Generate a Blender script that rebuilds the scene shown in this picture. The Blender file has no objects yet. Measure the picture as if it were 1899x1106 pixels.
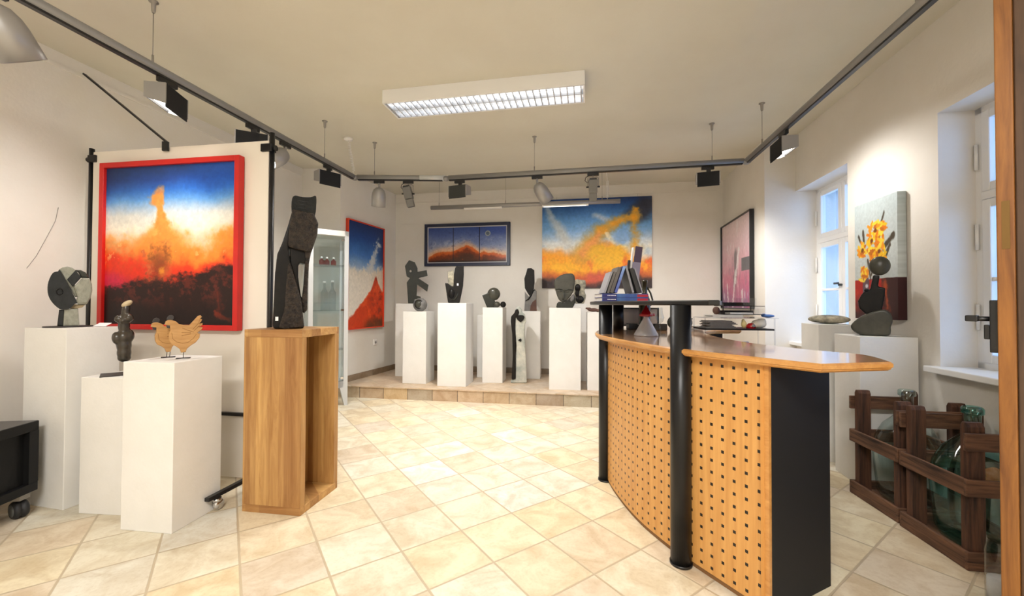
import bpy, bmesh, math, random
import numpy as np
from mathutils import Vector, Matrix
from mathutils.geometry import tessellate_polygon

random.seed(7)
SC = bpy.context.scene
COL = SC.collection
PI = math.pi
Z = Vector((0, 0, 1))


# ------------------------------------------------------------------ helpers
def lin(c):
    return tuple((x / 12.92 if x <= 0.04045 else ((x + 0.055) / 1.055) ** 2.4) for x in c)


def rgb(r, g, b):
    return lin((r / 255, g / 255, b / 255)) + (1.0,)


def obj(name, bm, m=None, parent=None, smooth=False, loc=None, rotz=0.0, label=None, bake=None):
    me = bpy.data.meshes.new(name)
    bmesh.ops.recalc_face_normals(bm, faces=bm.faces)
    bm.to_mesh(me)
    bm.free()
    if smooth:
        for p in me.polygons:
            p.use_smooth = True
    o = bpy.data.objects.new(name, me)
    COL.objects.link(o)
    if m is not None:
        for mm in (m if isinstance(m, (list, tuple)) else [m]):
            me.materials.append(mm)
    if parent is not None:
        o.parent = parent
    if loc is not None:
        o.location = loc
    o.rotation_euler.z = rotz
    if label:
        o['label'] = label
    if bake:
        vox, it = bake
        r = o.modifiers.new('r', 'REMESH'); r.mode = 'VOXEL'; r.voxel_size = vox
        s = o.modifiers.new('s', 'SMOOTH'); s.iterations = it; s.factor = 0.5
        dg = bpy.context.evaluated_depsgraph_get()
        dg.update()
        nm = bpy.data.meshes.new_from_object(o.evaluated_get(dg))
        o.modifiers.clear()
        o.data = nm
        nm.name = name
        if not nm.materials and m is not None:
            nm.materials.append(m)
        for p in nm.polygons:
            p.use_smooth = True
    return o


def tag(o, label, cat, group=None):
    o['label'] = label
    o['category'] = cat
    if group:
        o['group'] = group
    return o


def thing(name, label, cat, loc=(0, 0, 0), rotz=0.0, group=None, slim=1.0):
    o = bpy.data.objects.new(name, None)
    o.empty_display_size = 0.05
    COL.objects.link(o)
    o.location = loc
    o.rotation_euler.z = rotz
    o.scale.x = slim
    return tag(o, label, cat, group)


def struct(name, bm, m, parent=None, **k):
    o = obj(name, bm, m, parent, **k)
    if parent is None:
        o['kind'] = 'structure'
    return o


def NB():
    return bmesh.new()


def box(bm, x0, x1, y0, y1, z0, z1, bev=0.0, mi=0, rot=None):
    vs = [bm.verts.new((x, y, z)) for x in (x0, x1) for y in (y0, y1) for z in (z0, z1)]
    q = [(0, 1, 3, 2), (4, 6, 7, 5), (0, 4, 5, 1), (2, 3, 7, 6), (0, 2, 6, 4), (1, 5, 7, 3)]
    fs = [bm.faces.new([vs[i] for i in f]) for f in q]
    for f in fs:
        f.material_index = mi
    if rot is not None:
        bmesh.ops.transform(bm, matrix=rot, verts=vs)
    if bev > 0:
        es = list({e for f in fs for e in f.edges})
        bmesh.ops.bevel(bm, geom=es, offset=bev, segments=2, affect='EDGES', profile=0.5)
    return bm


def bxm(*a, **k):
    return box(NB(), *a, **k)


def frame_axes(d):
    d = Vector(d).normalized()
    a = Vector((0, 0, 1)) if abs(d.z) < 0.95 else Vector((1, 0, 0))
    u = d.cross(a).normalized()
    return u, u.cross(d).normalized(), d


def tube(bm, pts, r, n=10, cap=True):
    pts = [Vector(p) for p in pts]
    rs = r if isinstance(r, (list, tuple)) else [r] * len(pts)
    rings = []
    u = None
    for i, p in enumerate(pts):
        t = (pts[min(i + 1, len(pts) - 1)] - pts[max(i - 1, 0)]).normalized()
        if u is None:
            u, v, _ = frame_axes(t)
        else:
            u = (u - t * u.dot(t)).normalized()
            v = t.cross(u)
        v = t.cross(u)
        rings.append([bm.verts.new(p + (u * math.cos(2 * PI * k / n) + v * math.sin(2 * PI * k / n)) * rs[i]) for k in range(n)])
    for a, b in zip(rings, rings[1:]):
        for k in range(n):
            f = bm.faces.new((a[k], a[(k + 1) % n], b[(k + 1) % n], b[k]))
            f.smooth = True
    if cap:
        bm.faces.new(rings[0][::-1])
        bm.faces.new(rings[-1])
    return bm


def lathe(bm, prof, n=24, c=(0, 0, 0), axis=(0, 0, 1), caps=True):
    u, v, d = frame_axes(axis)
    c = Vector(c)
    rings = []
    for r, h in prof:
        rings.append([bm.verts.new(c + d * h + (u * math.cos(2 * PI * k / n) + v * math.sin(2 * PI * k / n)) * max(r, 1e-4)) for k in range(n)])
    for a, b in zip(rings, rings[1:]):
        for k in range(n):
            f = bm.faces.new((a[k], a[(k + 1) % n], b[(k + 1) % n], b[k]))
            f.smooth = True
    if caps:
        bm.faces.new(rings[0][::-1])
        bm.faces.new(rings[-1])
    return bm


def ell(bm, c, r, rot=None, seg=20):
    m = Matrix.Translation(c)
    if rot is not None:
        m = m @ rot
    m = m @ Matrix.Diagonal((r[0], r[1], r[2], 1))
    g = bmesh.ops.create_uvsphere(bm, u_segments=seg, v_segments=seg * 2 // 3, radius=1, matrix=m)
    for v in g['verts']:
        for f in v.link_faces:
            f.smooth = True
    return bm


def prism(bm, loops, y0, y1, bev=0.0):
    """Outline(s) in the x,z plane, given thickness from y0 to y1; first loop is the outline, the others are holes."""
    if not isinstance(loops[0][0], (list, tuple)):
        loops = [loops]
    nf0 = set(bm.faces)
    tri = tessellate_polygon([[Vector((p[0], p[1], 0)) for p in l] for l in loops])
    flat = [p for l in loops for p in l]
    A = [bm.verts.new((p[0], y0, p[1])) for p in flat]
    B = [bm.verts.new((p[0], y1, p[1])) for p in flat]
    for t in tri:
        try:
            bm.faces.new([A[i] for i in t])
            bm.faces.new([B[i] for i in reversed(t)])
        except ValueError:
            pass
    o = 0
    rim = []
    for l in loops:
        n = len(l)
        for i in range(n):
            a, b = o + i, o + (i + 1) % n
            bm.faces.new((A[a], A[b], B[b], B[a]))
            rim.append((A[a], A[b]))
            rim.append((B[a], B[b]))
        o += n
    bmesh.ops.recalc_face_normals(bm, faces=[f for f in bm.faces if f not in nf0])
    if bev > 0:
        es = [bm.edges.get(p) for p in rim]
        bmesh.ops.bevel(bm, geom=[e for e in es if e], offset=bev, segments=2, affect='EDGES', profile=0.5, clamp_overlap=True)
    return bm


def outline(pts, c, s):
    """Traced outline points (x right, y down, origin c) to metres at scale s."""
    return [((x - c[0]) * s, (c[1] - y) * s) for x, y in pts]


def smoothed(pts, k=4):
    n = len(pts)
    out = []
    for i in range(n):
        p0, p1, p2, p3 = [Vector(pts[(i + j - 1) % n]) for j in range(4)]
        for t in range(k):
            t = t / k
            q = 0.5 * ((2 * p1) + (-p0 + p2) * t + (2 * p0 - 5 * p1 + 4 * p2 - p3) * t * t + (-p0 + 3 * p1 - 3 * p2 + p3) * t ** 3)
            out.append((q.x, q.y))
    return out


# ------------------------------------------------------------------ materials
def nodes(name):
    m = bpy.data.materials.new(name)
    m.use_nodes = True
    t = m.node_tree
    b = t.nodes['Principled BSDF']
    return m, t, b


def N(t, kind, **inp):
    n = t.nodes.new(kind)
    for k, v in inp.items():
        if k in n.inputs:
            n.inputs[k].default_value = v
        else:
            setattr(n, k, v)
    return n


def L(t, a, b):
    t.links.new(a, b)


def math_n(t, op, a, b=None, c=None):
    n = t.nodes.new('ShaderNodeMath')
    n.operation = op
    for i, x in enumerate((a, b, c)):
        if x is None:
            continue
        if isinstance(x, (int, float)):
            n.inputs[i].default_value = x
        else:
            L(t, x, n.inputs[i])
    return n.outputs[0]


def mixc(t, fac, a, b, mode='MIX'):
    n = t.nodes.new('ShaderNodeMix')
    n.data_type = 'RGBA'
    n.blend_type = mode
    for i, x in ((0, fac), (6, a), (7, b)):
        if isinstance(x, (int, float, tuple)):
            n.inputs[i].default_value = x
        else:
            L(t, x, n.inputs[i])
    return n.outputs[2]


def mat(name, c, rough=0.5, metal=0.0, c2=None, scale=8.0, bump=0.0, bscale=None, spec=0.5, stretch=None, emit=None, coat=0.0):
    m, t, b = nodes(name)
    b.inputs['Roughness'].default_value = rough
    b.inputs['Metallic'].default_value = metal
    b.inputs['Specular IOR Level'].default_value = spec
    b.inputs['Coat Weight'].default_value = coat
    b.inputs['Base Color'].default_value = c
    if c2 is not None or bump:
        tc = N(t, 'ShaderNodeTexCoord')
        src = tc.outputs['Object']
        if stretch:
            mp = N(t, 'ShaderNodeMapping')
            mp.inputs['Scale'].default_value = stretch
            L(t, src, mp.inputs['Vector'])
            src = mp.outputs[0]
        if c2 is not None:
            n = N(t, 'ShaderNodeTexNoise', Scale=scale, Detail=5.0, Roughness=0.6)
            L(t, src, n.inputs['Vector'])
            r = N(t, 'ShaderNodeValToRGB')
            r.color_ramp.elements[0].position = 0.35
            r.color_ramp.elements[1].position = 0.65
            r.color_ramp.elements[0].color = c
            r.color_ramp.elements[1].color = c2
            L(t, n.outputs[0], r.inputs[0])
            L(t, r.outputs[0], b.inputs['Base Color'])
        if bump:
            n = N(t, 'ShaderNodeTexNoise', Scale=bscale or scale * 4, Detail=4.0)
            L(t, src, n.inputs['Vector'])
            bp = N(t, 'ShaderNodeBump', Strength=min(bump, 1.0), Distance=0.03 if bump >= 1.0 else 0.01)
            L(t, n.outputs[0], bp.inputs['Height'])
            L(t, bp.outputs[0], b.inputs['Normal'])
    if emit:
        b.inputs['Emission Color'].default_value = emit[:3] + (1,)
        b.inputs['Emission Strength'].default_value = emit[3]
    return m


def glass(name, tint, gloss=0.1, rough=0.02):
    """A thin clear pane: mostly passes light straight through, with a Fresnel reflection."""
    m = bpy.data.materials.new(name)
    m.use_nodes = True
    t = m.node_tree
    t.nodes.clear()
    out = N(t, 'ShaderNodeOutputMaterial')
    tr = N(t, 'ShaderNodeBsdfTransparent')
    tr.inputs[0].default_value = tint
    gl = N(t, 'ShaderNodeBsdfGlossy', Roughness=rough)
    lw = N(t, 'ShaderNodeLayerWeight', Blend=0.5)
    fr = math_n(t, 'POWER', lw.outputs['Facing'], 5.0)
    f = math_n(t, 'ADD', math_n(t, 'MULTIPLY', fr, 0.7), 0.02 + gloss * 0.2)
    mx = N(t, 'ShaderNodeMixShader')
    L(t, f, mx.inputs[0])
    L(t, tr.outputs[0], mx.inputs[1])
    L(t, gl.outputs[0], mx.inputs[2])
    L(t, mx.outputs[0], out.inputs[0])
    return m


def wood(name, dark, light, scale=1.0, rough=0.45, axis='z', plank=0.0, gloss=0.0, bump=0.05):
    m, t, b = nodes(name)
    tc = N(t, 'ShaderNodeTexCoord')
    mp = N(t, 'ShaderNodeMapping')
    s = {'z': (9, 9, 0.7), 'x': (0.7, 9, 9), 'y': (9, 0.7, 9)}[axis]
    mp.inputs['Scale'].default_value = tuple(q * scale for q in s)
    L(t, tc.outputs['Object'], mp.inputs['Vector'])
    n = N(t, 'ShaderNodeTexNoise', Scale=3.0, Detail=7.0, Roughness=0.65, Distortion=0.6)
    L(t, mp.outputs[0], n.inputs['Vector'])
    r = N(t, 'ShaderNodeValToRGB')
    r.color_ramp.elements[0].position = 0.3
    r.color_ramp.elements[1].position = 0.72
    r.color_ramp.elements[0].color = dark
    r.color_ramp.elements[1].color = light
    L(t, n.outputs[0], r.inputs[0])
    col = r.outputs[0]
    if plank:
        sp = N(t, 'ShaderNodeSeparateXYZ')
        L(t, tc.outputs['Object'], sp.inputs[0])
        # boards glued side by side: one tone per board
        s1 = math_n(t, 'ADD', sp.outputs[0], sp.outputs[1])
        k = math_n(t, 'FLOOR', math_n(t, 'DIVIDE', s1, plank))
        w = N(t, 'ShaderNodeTexWhiteNoise', noise_dimensions='1D')
        L(t, k, w.inputs['W'])
        r2 = N(t, 'ShaderNodeValToRGB')
        r2.color_ramp.elements[0].color = rgb(176, 136, 90)
        r2.color_ramp.elements[1].color = rgb(255, 242, 212)
        L(t, w.outputs[0], r2.inputs[0])
        col = mixc(t, 0.75, col, r2.outputs[0], 'MULTIPLY')
    L(t, col, b.inputs['Base Color'])
    b.inputs['Roughness'].default_value = rough
    b.inputs['Coat Weight'].default_value = gloss
    b.inputs['Coat Roughness'].default_value = 0.08
    bp = N(t, 'ShaderNodeBump', Strength=bump, Distance=0.01)
    L(t, n.outputs[0], bp.inputs['Height'])
    L(t, bp.outputs[0], b.inputs['Normal'])
    return m


def tiles(name, e1, e2, org, size, grout=0.016, vertical=False, palette=None, joint=None):
    """Stoneware tiles laid on a grid with axes e1,e2 (world), each tile with a tone of its own."""
    m, t, b = nodes(name)
    g = N(t, 'ShaderNodeNewGeometry')
    def dot(v, o):
        n = N(t, 'ShaderNodeVectorMath', operation='DOT_PRODUCT')
        s = N(t, 'ShaderNodeVectorMath', operation='SUBTRACT')
        L(t, g.outputs['Position'], s.inputs[0])
        s.inputs[1].default_value = o
        L(t, s.outputs[0], n.inputs[0])
        n.inputs[1].default_value = v
        return math_n(t, 'DIVIDE', n.outputs['Value'], size)
    a, c = dot(e1, org), dot(e2, org)
    fa, fc = math_n(t, 'FLOOR', a), math_n(t, 'FLOOR', c)
    ua, uc = math_n(t, 'SUBTRACT', a, fa), math_n(t, 'SUBTRACT', c, fc)
    def edge(u):
        return math_n(t, 'MINIMUM', u, math_n(t, 'SUBTRACT', 1.0, u))
    d = edge(ua) if vertical else math_n(t, 'MINIMUM', edge(ua), edge(uc))
    gm = N(t, 'ShaderNodeMapRange', interpolation_type='SMOOTHSTEP')
    gm.inputs[1].default_value = grout * 0.55
    gm.inputs[2].default_value = grout * 1.25
    wob = N(t, 'ShaderNodeTexNoise', Scale=14.0, Detail=3.0)
    L(t, g.outputs['Position'], wob.inputs['Vector'])
    d2 = math_n(t, 'ADD', d, math_n(t, 'MULTIPLY', math_n(t, 'SUBTRACT', wob.outputs[0], 0.5), 0.012))
    L(t, d2, gm.inputs[0])
    w = N(t, 'ShaderNodeTexWhiteNoise', noise_dimensions='2D')
    cx = N(t, 'ShaderNodeCombineXYZ')
    L(t, fa, cx.inputs[0])
    if not vertical:
        L(t, fc, cx.inputs[1])
    L(t, cx.outputs[0], w.inputs['Vector'])
    r = N(t, 'ShaderNodeValToRGB')
    pal = palette or [(0.0, rgb(214, 202, 184)), (0.22, rgb(220, 205, 180)), (0.45, rgb(228, 217, 188)), (0.62, rgb(222, 217, 202)), (0.8, rgb(226, 210, 176)), (1.0, rgb(226, 225, 216))]
    while len(r.color_ramp.elements) < len(pal):
        r.color_ramp.elements.new(0.5)
    for el, (p, cc) in zip(r.color_ramp.elements, pal):
        el.position = p
        el.color = cc
    L(t, w.outputs[0], r.inputs[0])
    # clouding inside a tile, shifted per tile
    sh = N(t, 'ShaderNodeVectorMath', operation='SCALE')
    L(t, w.outputs['Color'], sh.inputs[0])
    sh.inputs['Scale'].default_value = 7.0
    ad = N(t, 'ShaderNodeVectorMath', operation='ADD')
    L(t, g.outputs['Position'], ad.inputs[0])
    L(t, sh.outputs[0], ad.inputs[1])
    n1 = N(t, 'ShaderNodeTexNoise', Scale=5.5, Detail=6.0, Roughness=0.62, Distortion=0.8)
    L(t, ad.outputs[0], n1.inputs['Vector'])
    r1 = N(t, 'ShaderNodeValToRGB')
    r1.color_ramp.elements[0].position = 0.34
    r1.color_ramp.elements[1].position = 0.6
    r1.color_ramp.elements[0].color = rgb(200, 178, 144)
    r1.color_ramp.elements[1].color = (1, 1, 1, 1)
    L(t, n1.outputs[0], r1.inputs[0])
    col = mixc(t, 0.5, r.outputs[0], r1.outputs[0], 'MULTIPLY')
    n2 = N(t, 'ShaderNodeTexNoise', Scale=60.0, Detail=4.0)
    L(t, ad.outputs[0], n2.inputs['Vector'])
    r2 = N(t, 'ShaderNodeValToRGB')
    r2.color_ramp.elements[0].position = 0.36
    r2.color_ramp.elements[1].position = 0.5
    r2.color_ramp.elements[0].color = rgb(214, 198, 178)
    r2.color_ramp.elements[1].color = (1, 1, 1, 1)
    L(t, n2.outputs[0], r2.inputs[0])
    col = mixc(t, 0.16, col, r2.outputs[0], 'MULTIPLY')
    col = mixc(t, gm.outputs[0], joint or rgb(186, 170, 144), col)
    L(t, col, b.inputs['Base Color'])
    b.inputs['Roughness'].default_value = 0.48
    b.inputs['Specular IOR Level'].default_value = 0.35
    h = math_n(t, 'ADD', math_n(t, 'MULTIPLY', gm.outputs[0], 1.0), math_n(t, 'MULTIPLY', n1.outputs[0], 0.35))
    bp = N(t, 'ShaderNodeBump', Strength=0.35, Distance=0.006)
    L(t, h, bp.inputs['Height'])
    L(t, bp.outputs[0], b.inputs['Normal'])
    return m


def vcol_mat(name, rough=0.45, bump=0.25, spec=0.3):
    m, t, b = nodes(name)
    a = N(t, 'ShaderNodeVertexColor', layer_name='paint')
    L(t, a.outputs[0], b.inputs['Base Color'])
    b.inputs['Roughness'].default_value = rough
    b.inputs['Specular IOR Level'].default_value = spec
    tc = N(t, 'ShaderNodeTexCoord')
    n = N(t, 'ShaderNodeTexNoise', Scale=70.0, Detail=5.0, Distortion=1.5)
    L(t, tc.outputs['Object'], n.inputs['Vector'])
    bp = N(t, 'ShaderNodeBump', Strength=bump, Distance=0.004)
    L(t, n.outputs[0], bp.inputs['Height'])
    L(t, bp.outputs[0], b.inputs['Normal'])
    return m


def perforated(name):
    """Beech veneer with a square grid of black square inlays; uv in metres."""
    m, t, b = nodes(name)
    uv = N(t, 'ShaderNodeUVMap', uv_map='m')
    mp = N(t, 'ShaderNodeMapping')
    mp.inputs['Scale'].default_value = (30, 1.6, 1)
    L(t, uv.outputs[0], mp.inputs['Vector'])
    n = N(t, 'ShaderNodeTexNoise', Scale=1.5, Detail=5.0)
    L(t, mp.outputs[0], n.inputs['Vector'])
    r = N(t, 'ShaderNodeValToRGB')
    r.color_ramp.elements[0].position = 0.3
    r.color_ramp.elements[1].position = 0.7
    r.color_ramp.elements[0].color = rgb(194, 138, 72)
    r.color_ramp.elements[1].color = rgb(214, 162, 94)
    L(t, n.outputs[0], r.inputs[0])
    sp = N(t, 'ShaderNodeSeparateXYZ')
    L(t, uv.outputs[0], sp.inputs[0])
    P, h = 0.0545, 0.0068
    def near(x):
        q = math_n(t, 'DIVIDE', x, P)
        f = math_n(t, 'FRACT', q)
        return math_n(t, 'MULTIPLY', math_n(t, 'ABSOLUTE', math_n(t, 'SUBTRACT', f, 0.5)), P)
    d = math_n(t, 'MAXIMUM', near(sp.outputs[0]), near(sp.outputs[1]))
    k = math_n(t, 'LESS_THAN', d, h)
    lim = math_n(t, 'MULTIPLY', math_n(t, 'GREATER_THAN', sp.outputs[1], 0.015), math_n(t, 'LESS_THAN', sp.outputs[1], 0.985))
    k = math_n(t, 'MULTIPLY', k, lim)
    L(t, mixc(t, k, r.outputs[0], rgb(22, 18, 16)), b.inputs['Base Color'])
    b.inputs['Roughness'].default_value = 0.42
    return m


M = {}
M['wall'] = mat('wall_plaster', rgb(230, 226, 219), 0.9, c2=rgb(226, 221, 213), scale=2.5, bump=0.12, bscale=45)
M['ceiling'] = mat('ceiling_plaster', rgb(218, 214, 200), 0.95, c2=rgb(214, 209, 194), scale=1.5, bump=0.08, bscale=40)
M['white'] = mat('white_paint', rgb(229, 227, 223), 0.6, c2=rgb(223, 221, 216), scale=4, bump=0.08, bscale=60)
M['white2'] = mat('white_lacquer', rgb(240, 240, 240), 0.35)
M['creamy'] = mat('panel_white', rgb(238, 231, 219), 0.6)
M['black'] = mat('black_satin', rgb(22, 22, 24), 0.35)
M['black_gloss'] = mat('black_gloss', rgb(19, 19, 21), 0.34, spec=0.35)
M['black_matt'] = mat('black_matt', rgb(24, 25, 28), 0.65, spec=0.3)
M['gunmetal'] = mat('dark_grey_metal', rgb(58, 60, 60), 0.4, 0.3)
M['alu'] = mat('aluminium', rgb(140, 139, 138), 0.42, 0.3)
M['alu_dark'] = mat('grey_cast_metal', rgb(112, 110, 106), 0.5, 0.3)
M['silver'] = mat('silver_lamp', rgb(158, 156, 154), 0.4, 0.45)
M['chrome'] = mat('chrome', rgb(210, 210, 212), 0.12, 1.0)
M['grey'] = mat('grey_lacquer', rgb(196, 198, 198), 0.4)
M['wire'] = mat('steel_wire', rgb(150, 146, 140), 0.4, 0.5)
M['plastic_white'] = mat('white_plastic', rgb(236, 234, 230), 0.4)
M['lamp_on'] = mat('lamp_glow', (1, 1, 1, 1), 0.5, emit=(1.0, 0.93, 0.82, 14.0))
M['lamp_on_dim'] = mat('lamp_glow_dim', (1, 1, 1, 1), 0.5, emit=(1.0, 0.95, 0.88, 1.0))
M['tube'] = mat('fluorescent_tube', (1, 1, 1, 1), 0.5, emit=(1.0, 0.98, 0.95, 2.2))
M['louvre'] = mat('louvre_aluminium', rgb(210, 214, 220), 0.25, 0.6)
M['red_frame'] = mat('red_lacquer', rgb(196, 26, 22), 0.4, c2=rgb(206, 32, 24), scale=5)
M['red_frame2'] = mat('orange_red_lacquer', rgb(222, 66, 36), 0.4)
M['navy'] = mat('navy_frame', rgb(28, 36, 62), 0.4)
M['liner'] = mat('frame_liner', rgb(190, 188, 190), 0.6)
M['paint'] = vcol_mat('oil_paint', 0.5, 0.13)
M['paint_flat'] = vcol_mat('framed_print', 0.3, 0.1)
M['canvas_grey'] = mat('canvas_edge_grey', rgb(176, 188, 192), 0.8)
M['frame_wood'] = wood('glued_hardwood', rgb(164, 122, 72), rgb(212, 178, 124), 1.0, plank=0.037)
M['frame_wood_x'] = wood('glued_hardwood_flat', rgb(168, 126, 76), rgb(216, 182, 128), 1.0, axis='x', plank=0.09)
M['beech'] = perforated('perforated_beech')
M['beech_edge'] = wood('beech_edge', rgb(178, 122, 60), rgb(208, 156, 90), 1.2, 0.35, 'y', gloss=0.3)
M['worktop'] = wood('beech_worktop', rgb(184, 130, 86), rgb(210, 162, 114), 0.8, 0.22, 'y', gloss=0.9, bump=0.0)
M['door'] = wood('pine_door', rgb(104, 60, 22), rgb(166, 110, 50), 0.9, 0.4)
M['door_dark'] = wood('dark_shaded_door_face', rgb(60, 44, 32), rgb(96, 70, 48), 0.9, 0.6)  # dark wood, with the shadow on the near face put into its colour
M['crate'] = wood('old_crate', rgb(36, 22, 15), rgb(106, 68, 46), 1.3, 0.75, 'z', bump=0.4)
M['crate_h'] = wood('old_crate_slat', rgb(38, 24, 17), rgb(132, 92, 66), 1.3, 0.75, 'y', bump=0.4)
M['crate_x'] = wood('old_crate_cross_slat', rgb(38, 24, 17), rgb(132, 92, 66), 1.3, 0.75, 'x', bump=0.4)
M['hen'] = wood('hen_wood', rgb(160, 114, 60), rgb(194, 150, 92), 1.6, 0.5, 'x')
M['stone_black'] = mat('polished_serpentine', rgb(24, 23, 23), 0.28, c2=rgb(32, 30, 28), scale=14, bump=0.04, bscale=60, spec=0.14)
M['stone_cap'] = mat('grooved_stone', rgb(21, 22, 21), 0.6, c2=rgb(32, 33, 30), scale=18, bump=0.3, bscale=60, spec=0.2)
M['stone_rough'] = mat('chiselled_stone', rgb(24, 21, 20), 0.55, c2=rgb(62, 51, 42), scale=40, bump=1.0, bscale=70)
M['stone_dark'] = mat('dark_green_stone', rgb(34, 37, 32), 0.35, c2=rgb(46, 47, 39), scale=16, bump=0.06, bscale=40, spec=0.3)
M['stone_green'] = mat('olive_stone', rgb(56, 56, 48), 0.3, c2=rgb(74, 72, 62), scale=12, bump=0.06, bscale=60, spec=0.35)
M['stone_char'] = mat('charcoal_stone', rgb(26, 28, 28), 0.5, c2=rgb(38, 40, 40), scale=20, bump=0.1, spec=0.25)
M['stone_grey'] = mat('grey_stone', rgb(128, 128, 116), 0.8, c2=rgb(150, 150, 136), scale=24, bump=0.5, bscale=70)
M['stone_mid'] = mat('mid_grey_stone', rgb(104, 102, 100), 0.6, c2=rgb(122, 120, 116), scale=16, bump=0.15)
M['stone_light'] = mat('veined_pale_stone', rgb(150, 156, 150), 0.75, c2=rgb(206, 204, 192), scale=7, bump=0.35, bscale=40)
M['stone_rock'] = mat('rough_rock', rgb(92, 92, 84), 0.85, c2=rgb(176, 168, 146), scale=16, bump=0.8, bscale=40)
M['stone_brown'] = mat('brown_stone', rgb(72, 44, 34), 0.6, c2=rgb(90, 58, 44), scale=16)
M['stone_tan'] = mat('tan_stone', rgb(176, 156, 120), 0.8, c2=rgb(198, 182, 150), scale=14, bump=0.2)
M['torso'] = mat('brown_black_stone', rgb(44, 40, 34), 0.26, c2=rgb(66, 58, 48), scale=14, bump=0.05, bscale=50)
M['plate'] = mat('rust_black_plate', rgb(42, 36, 36), 0.5)
M['card'] = mat('paper_card', rgb(244, 242, 244), 0.7)
M['socket_dark'] = mat('socket_recess', rgb(150, 146, 140), 0.6)
M['pane'] = glass('window_glass', (0.96, 0.98, 1, 1))
M['cab_glass'] = glass('cabinet_glass', (0.90, 0.94, 0.95, 1), 0.15)
M['acrylic'] = glass('acrylic', (0.93, 0.94, 0.96, 1), 0.2)
M['teal'] = glass('green_glass', (0.64, 0.91, 0.89, 1), 0.3)
M['pale_glass'] = glass('pale_green_glass', (0.88, 0.95, 0.94, 1), 0.3)
M['clear'] = glass('clear_glass', (0.86, 0.88, 0.89, 1), 0.3)
M['pink_glass'] = glass('pink_glass', (0.8, 0.42, 0.44, 1), 0.3)
M['red_plastic'] = mat('red_ceramic', rgb(176, 18, 30), 0.2, coat=0.5)
M['ceramic'] = mat('white_ceramic', rgb(196, 196, 202), 0.18, coat=0.6)
M['bottle'] = mat('dark_bottle', rgb(40, 38, 26), 0.2, c2=rgb(52, 50, 34), scale=10)
M['screen'] = mat('grey_screen', rgb(150, 142, 138), 0.45)
M['blue_spine'] = mat('blue_cover', rgb(78, 118, 176), 0.35, c2=rgb(50, 74, 150), scale=9)
M['navy_cover'] = mat('navy_cover', rgb(40, 40, 110), 0.35)
M['lightblue'] = mat('lightblue_cover', rgb(150, 184, 226), 0.35, c2=rgb(72, 86, 168), scale=5)
M['red_cover'] = mat('red_cover', rgb(190, 40, 56), 0.4)
M['grey_cover'] = mat('grey_cover', rgb(110, 106, 102), 0.4, c2=rgb(96, 92, 90), scale=8)
M['dark_cover'] = mat('dark_cover', rgb(44, 44, 46), 0.35)
M['pale_cover'] = mat('pale_grey_cover', rgb(150, 150, 156), 0.35)
M['mauve'] = mat('mauve_cover', rgb(140, 132, 150), 0.4)
M['plum'] = mat('plum_cover', rgb(72, 56, 78), 0.4)
M['paper'] = mat('paper', rgb(226, 222, 216), 0.8, c2=rgb(214, 210, 204), scale=20)
M['paper_blue'] = mat('bluish_paper', rgb(214, 220, 236), 0.7)
M['bag'] = mat('cream_bag', rgb(228, 218, 200), 0.8, bump=0.4, bscale=30)
M['blue_cloth'] = mat('blue_cloth', rgb(86, 128, 200), 0.8)
M['yellow'] = mat('cream_yellow', rgb(228, 206, 140), 0.6)
M['label_paper'] = mat('torn_label', rgb(196, 150, 104), 0.8, c2=rgb(214, 184, 148), scale=30)
M['cork'] = mat('cork', rgb(120, 84, 56), 0.8)
M['rubber'] = mat('rubber', rgb(28, 28, 30), 0.6)
M['hub'] = mat('castor_hub', rgb(84, 86, 84), 0.5)
M['tv_side'] = mat('trolley_black', rgb(13, 13, 14), 0.5, spec=0.3)
M['tv_top'] = mat('trolley_top', rgb(62, 60, 62), 0.4)

# ------------------------------------------------------------------ camera
F, PIT, ROL = 758.484, 0.014977, 0.003969
cp, sp_, cr, sr = math.cos(PIT), math.sin(PIT), math.cos(ROL), math.sin(ROL)
fw = Vector((0, cp, sp_))
up0 = Vector((0, -sp_, cp))
rt = cr * Vector((1, 0, 0)) + sr * up0
up = -sr * Vector((1, 0, 0)) + cr * up0
cam = bpy.data.objects.new('camera', bpy.data.cameras.new('camera'))
COL.objects.link(cam)
cam.data.sensor_width = 36.0
cam.data.lens = F / 1899 * 36.0
cam.data.clip_start = 0.02
mw = Matrix.Identity(4)
for i in range(3):
    mw[i][0], mw[i][1], mw[i][2] = rt[i], up[i], -fw[i]
mw[2][3] = 1.25
cam.matrix_world = mw
SC.camera = cam

# ------------------------------------------------------------------ the room
HC = 3.09
ST = 0.155
c_, n_ = math.cos(0.60777), math.sin(0.60777)
E1, E2 = (c_, n_, 0), (n_, -c_, 0)
ORG = (-1.1277, 2.9114, 0)
TS = 0.33666
M['tiles'] = tiles('floor_tiles', E1, E2, ORG, TS)
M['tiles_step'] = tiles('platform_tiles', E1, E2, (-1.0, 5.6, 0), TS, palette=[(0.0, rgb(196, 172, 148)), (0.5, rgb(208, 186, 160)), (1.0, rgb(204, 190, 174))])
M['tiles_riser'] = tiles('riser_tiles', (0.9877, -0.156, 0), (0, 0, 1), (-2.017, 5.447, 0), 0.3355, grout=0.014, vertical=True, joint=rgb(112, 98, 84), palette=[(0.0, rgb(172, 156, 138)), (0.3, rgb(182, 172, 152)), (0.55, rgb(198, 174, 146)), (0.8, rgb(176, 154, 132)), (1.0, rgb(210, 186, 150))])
M['tiles_base'] = tiles('skirting_tiles', (0.96, 0.28, 0), (0, 0, 1), (-2.3, 5.7, 0), 0.33, vertical=True, joint=rgb(112, 98, 84), palette=[(0.0, rgb(140, 124, 106)), (0.5, rgb(160, 146, 128)), (1.0, rgb(150, 130, 108))])

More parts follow.
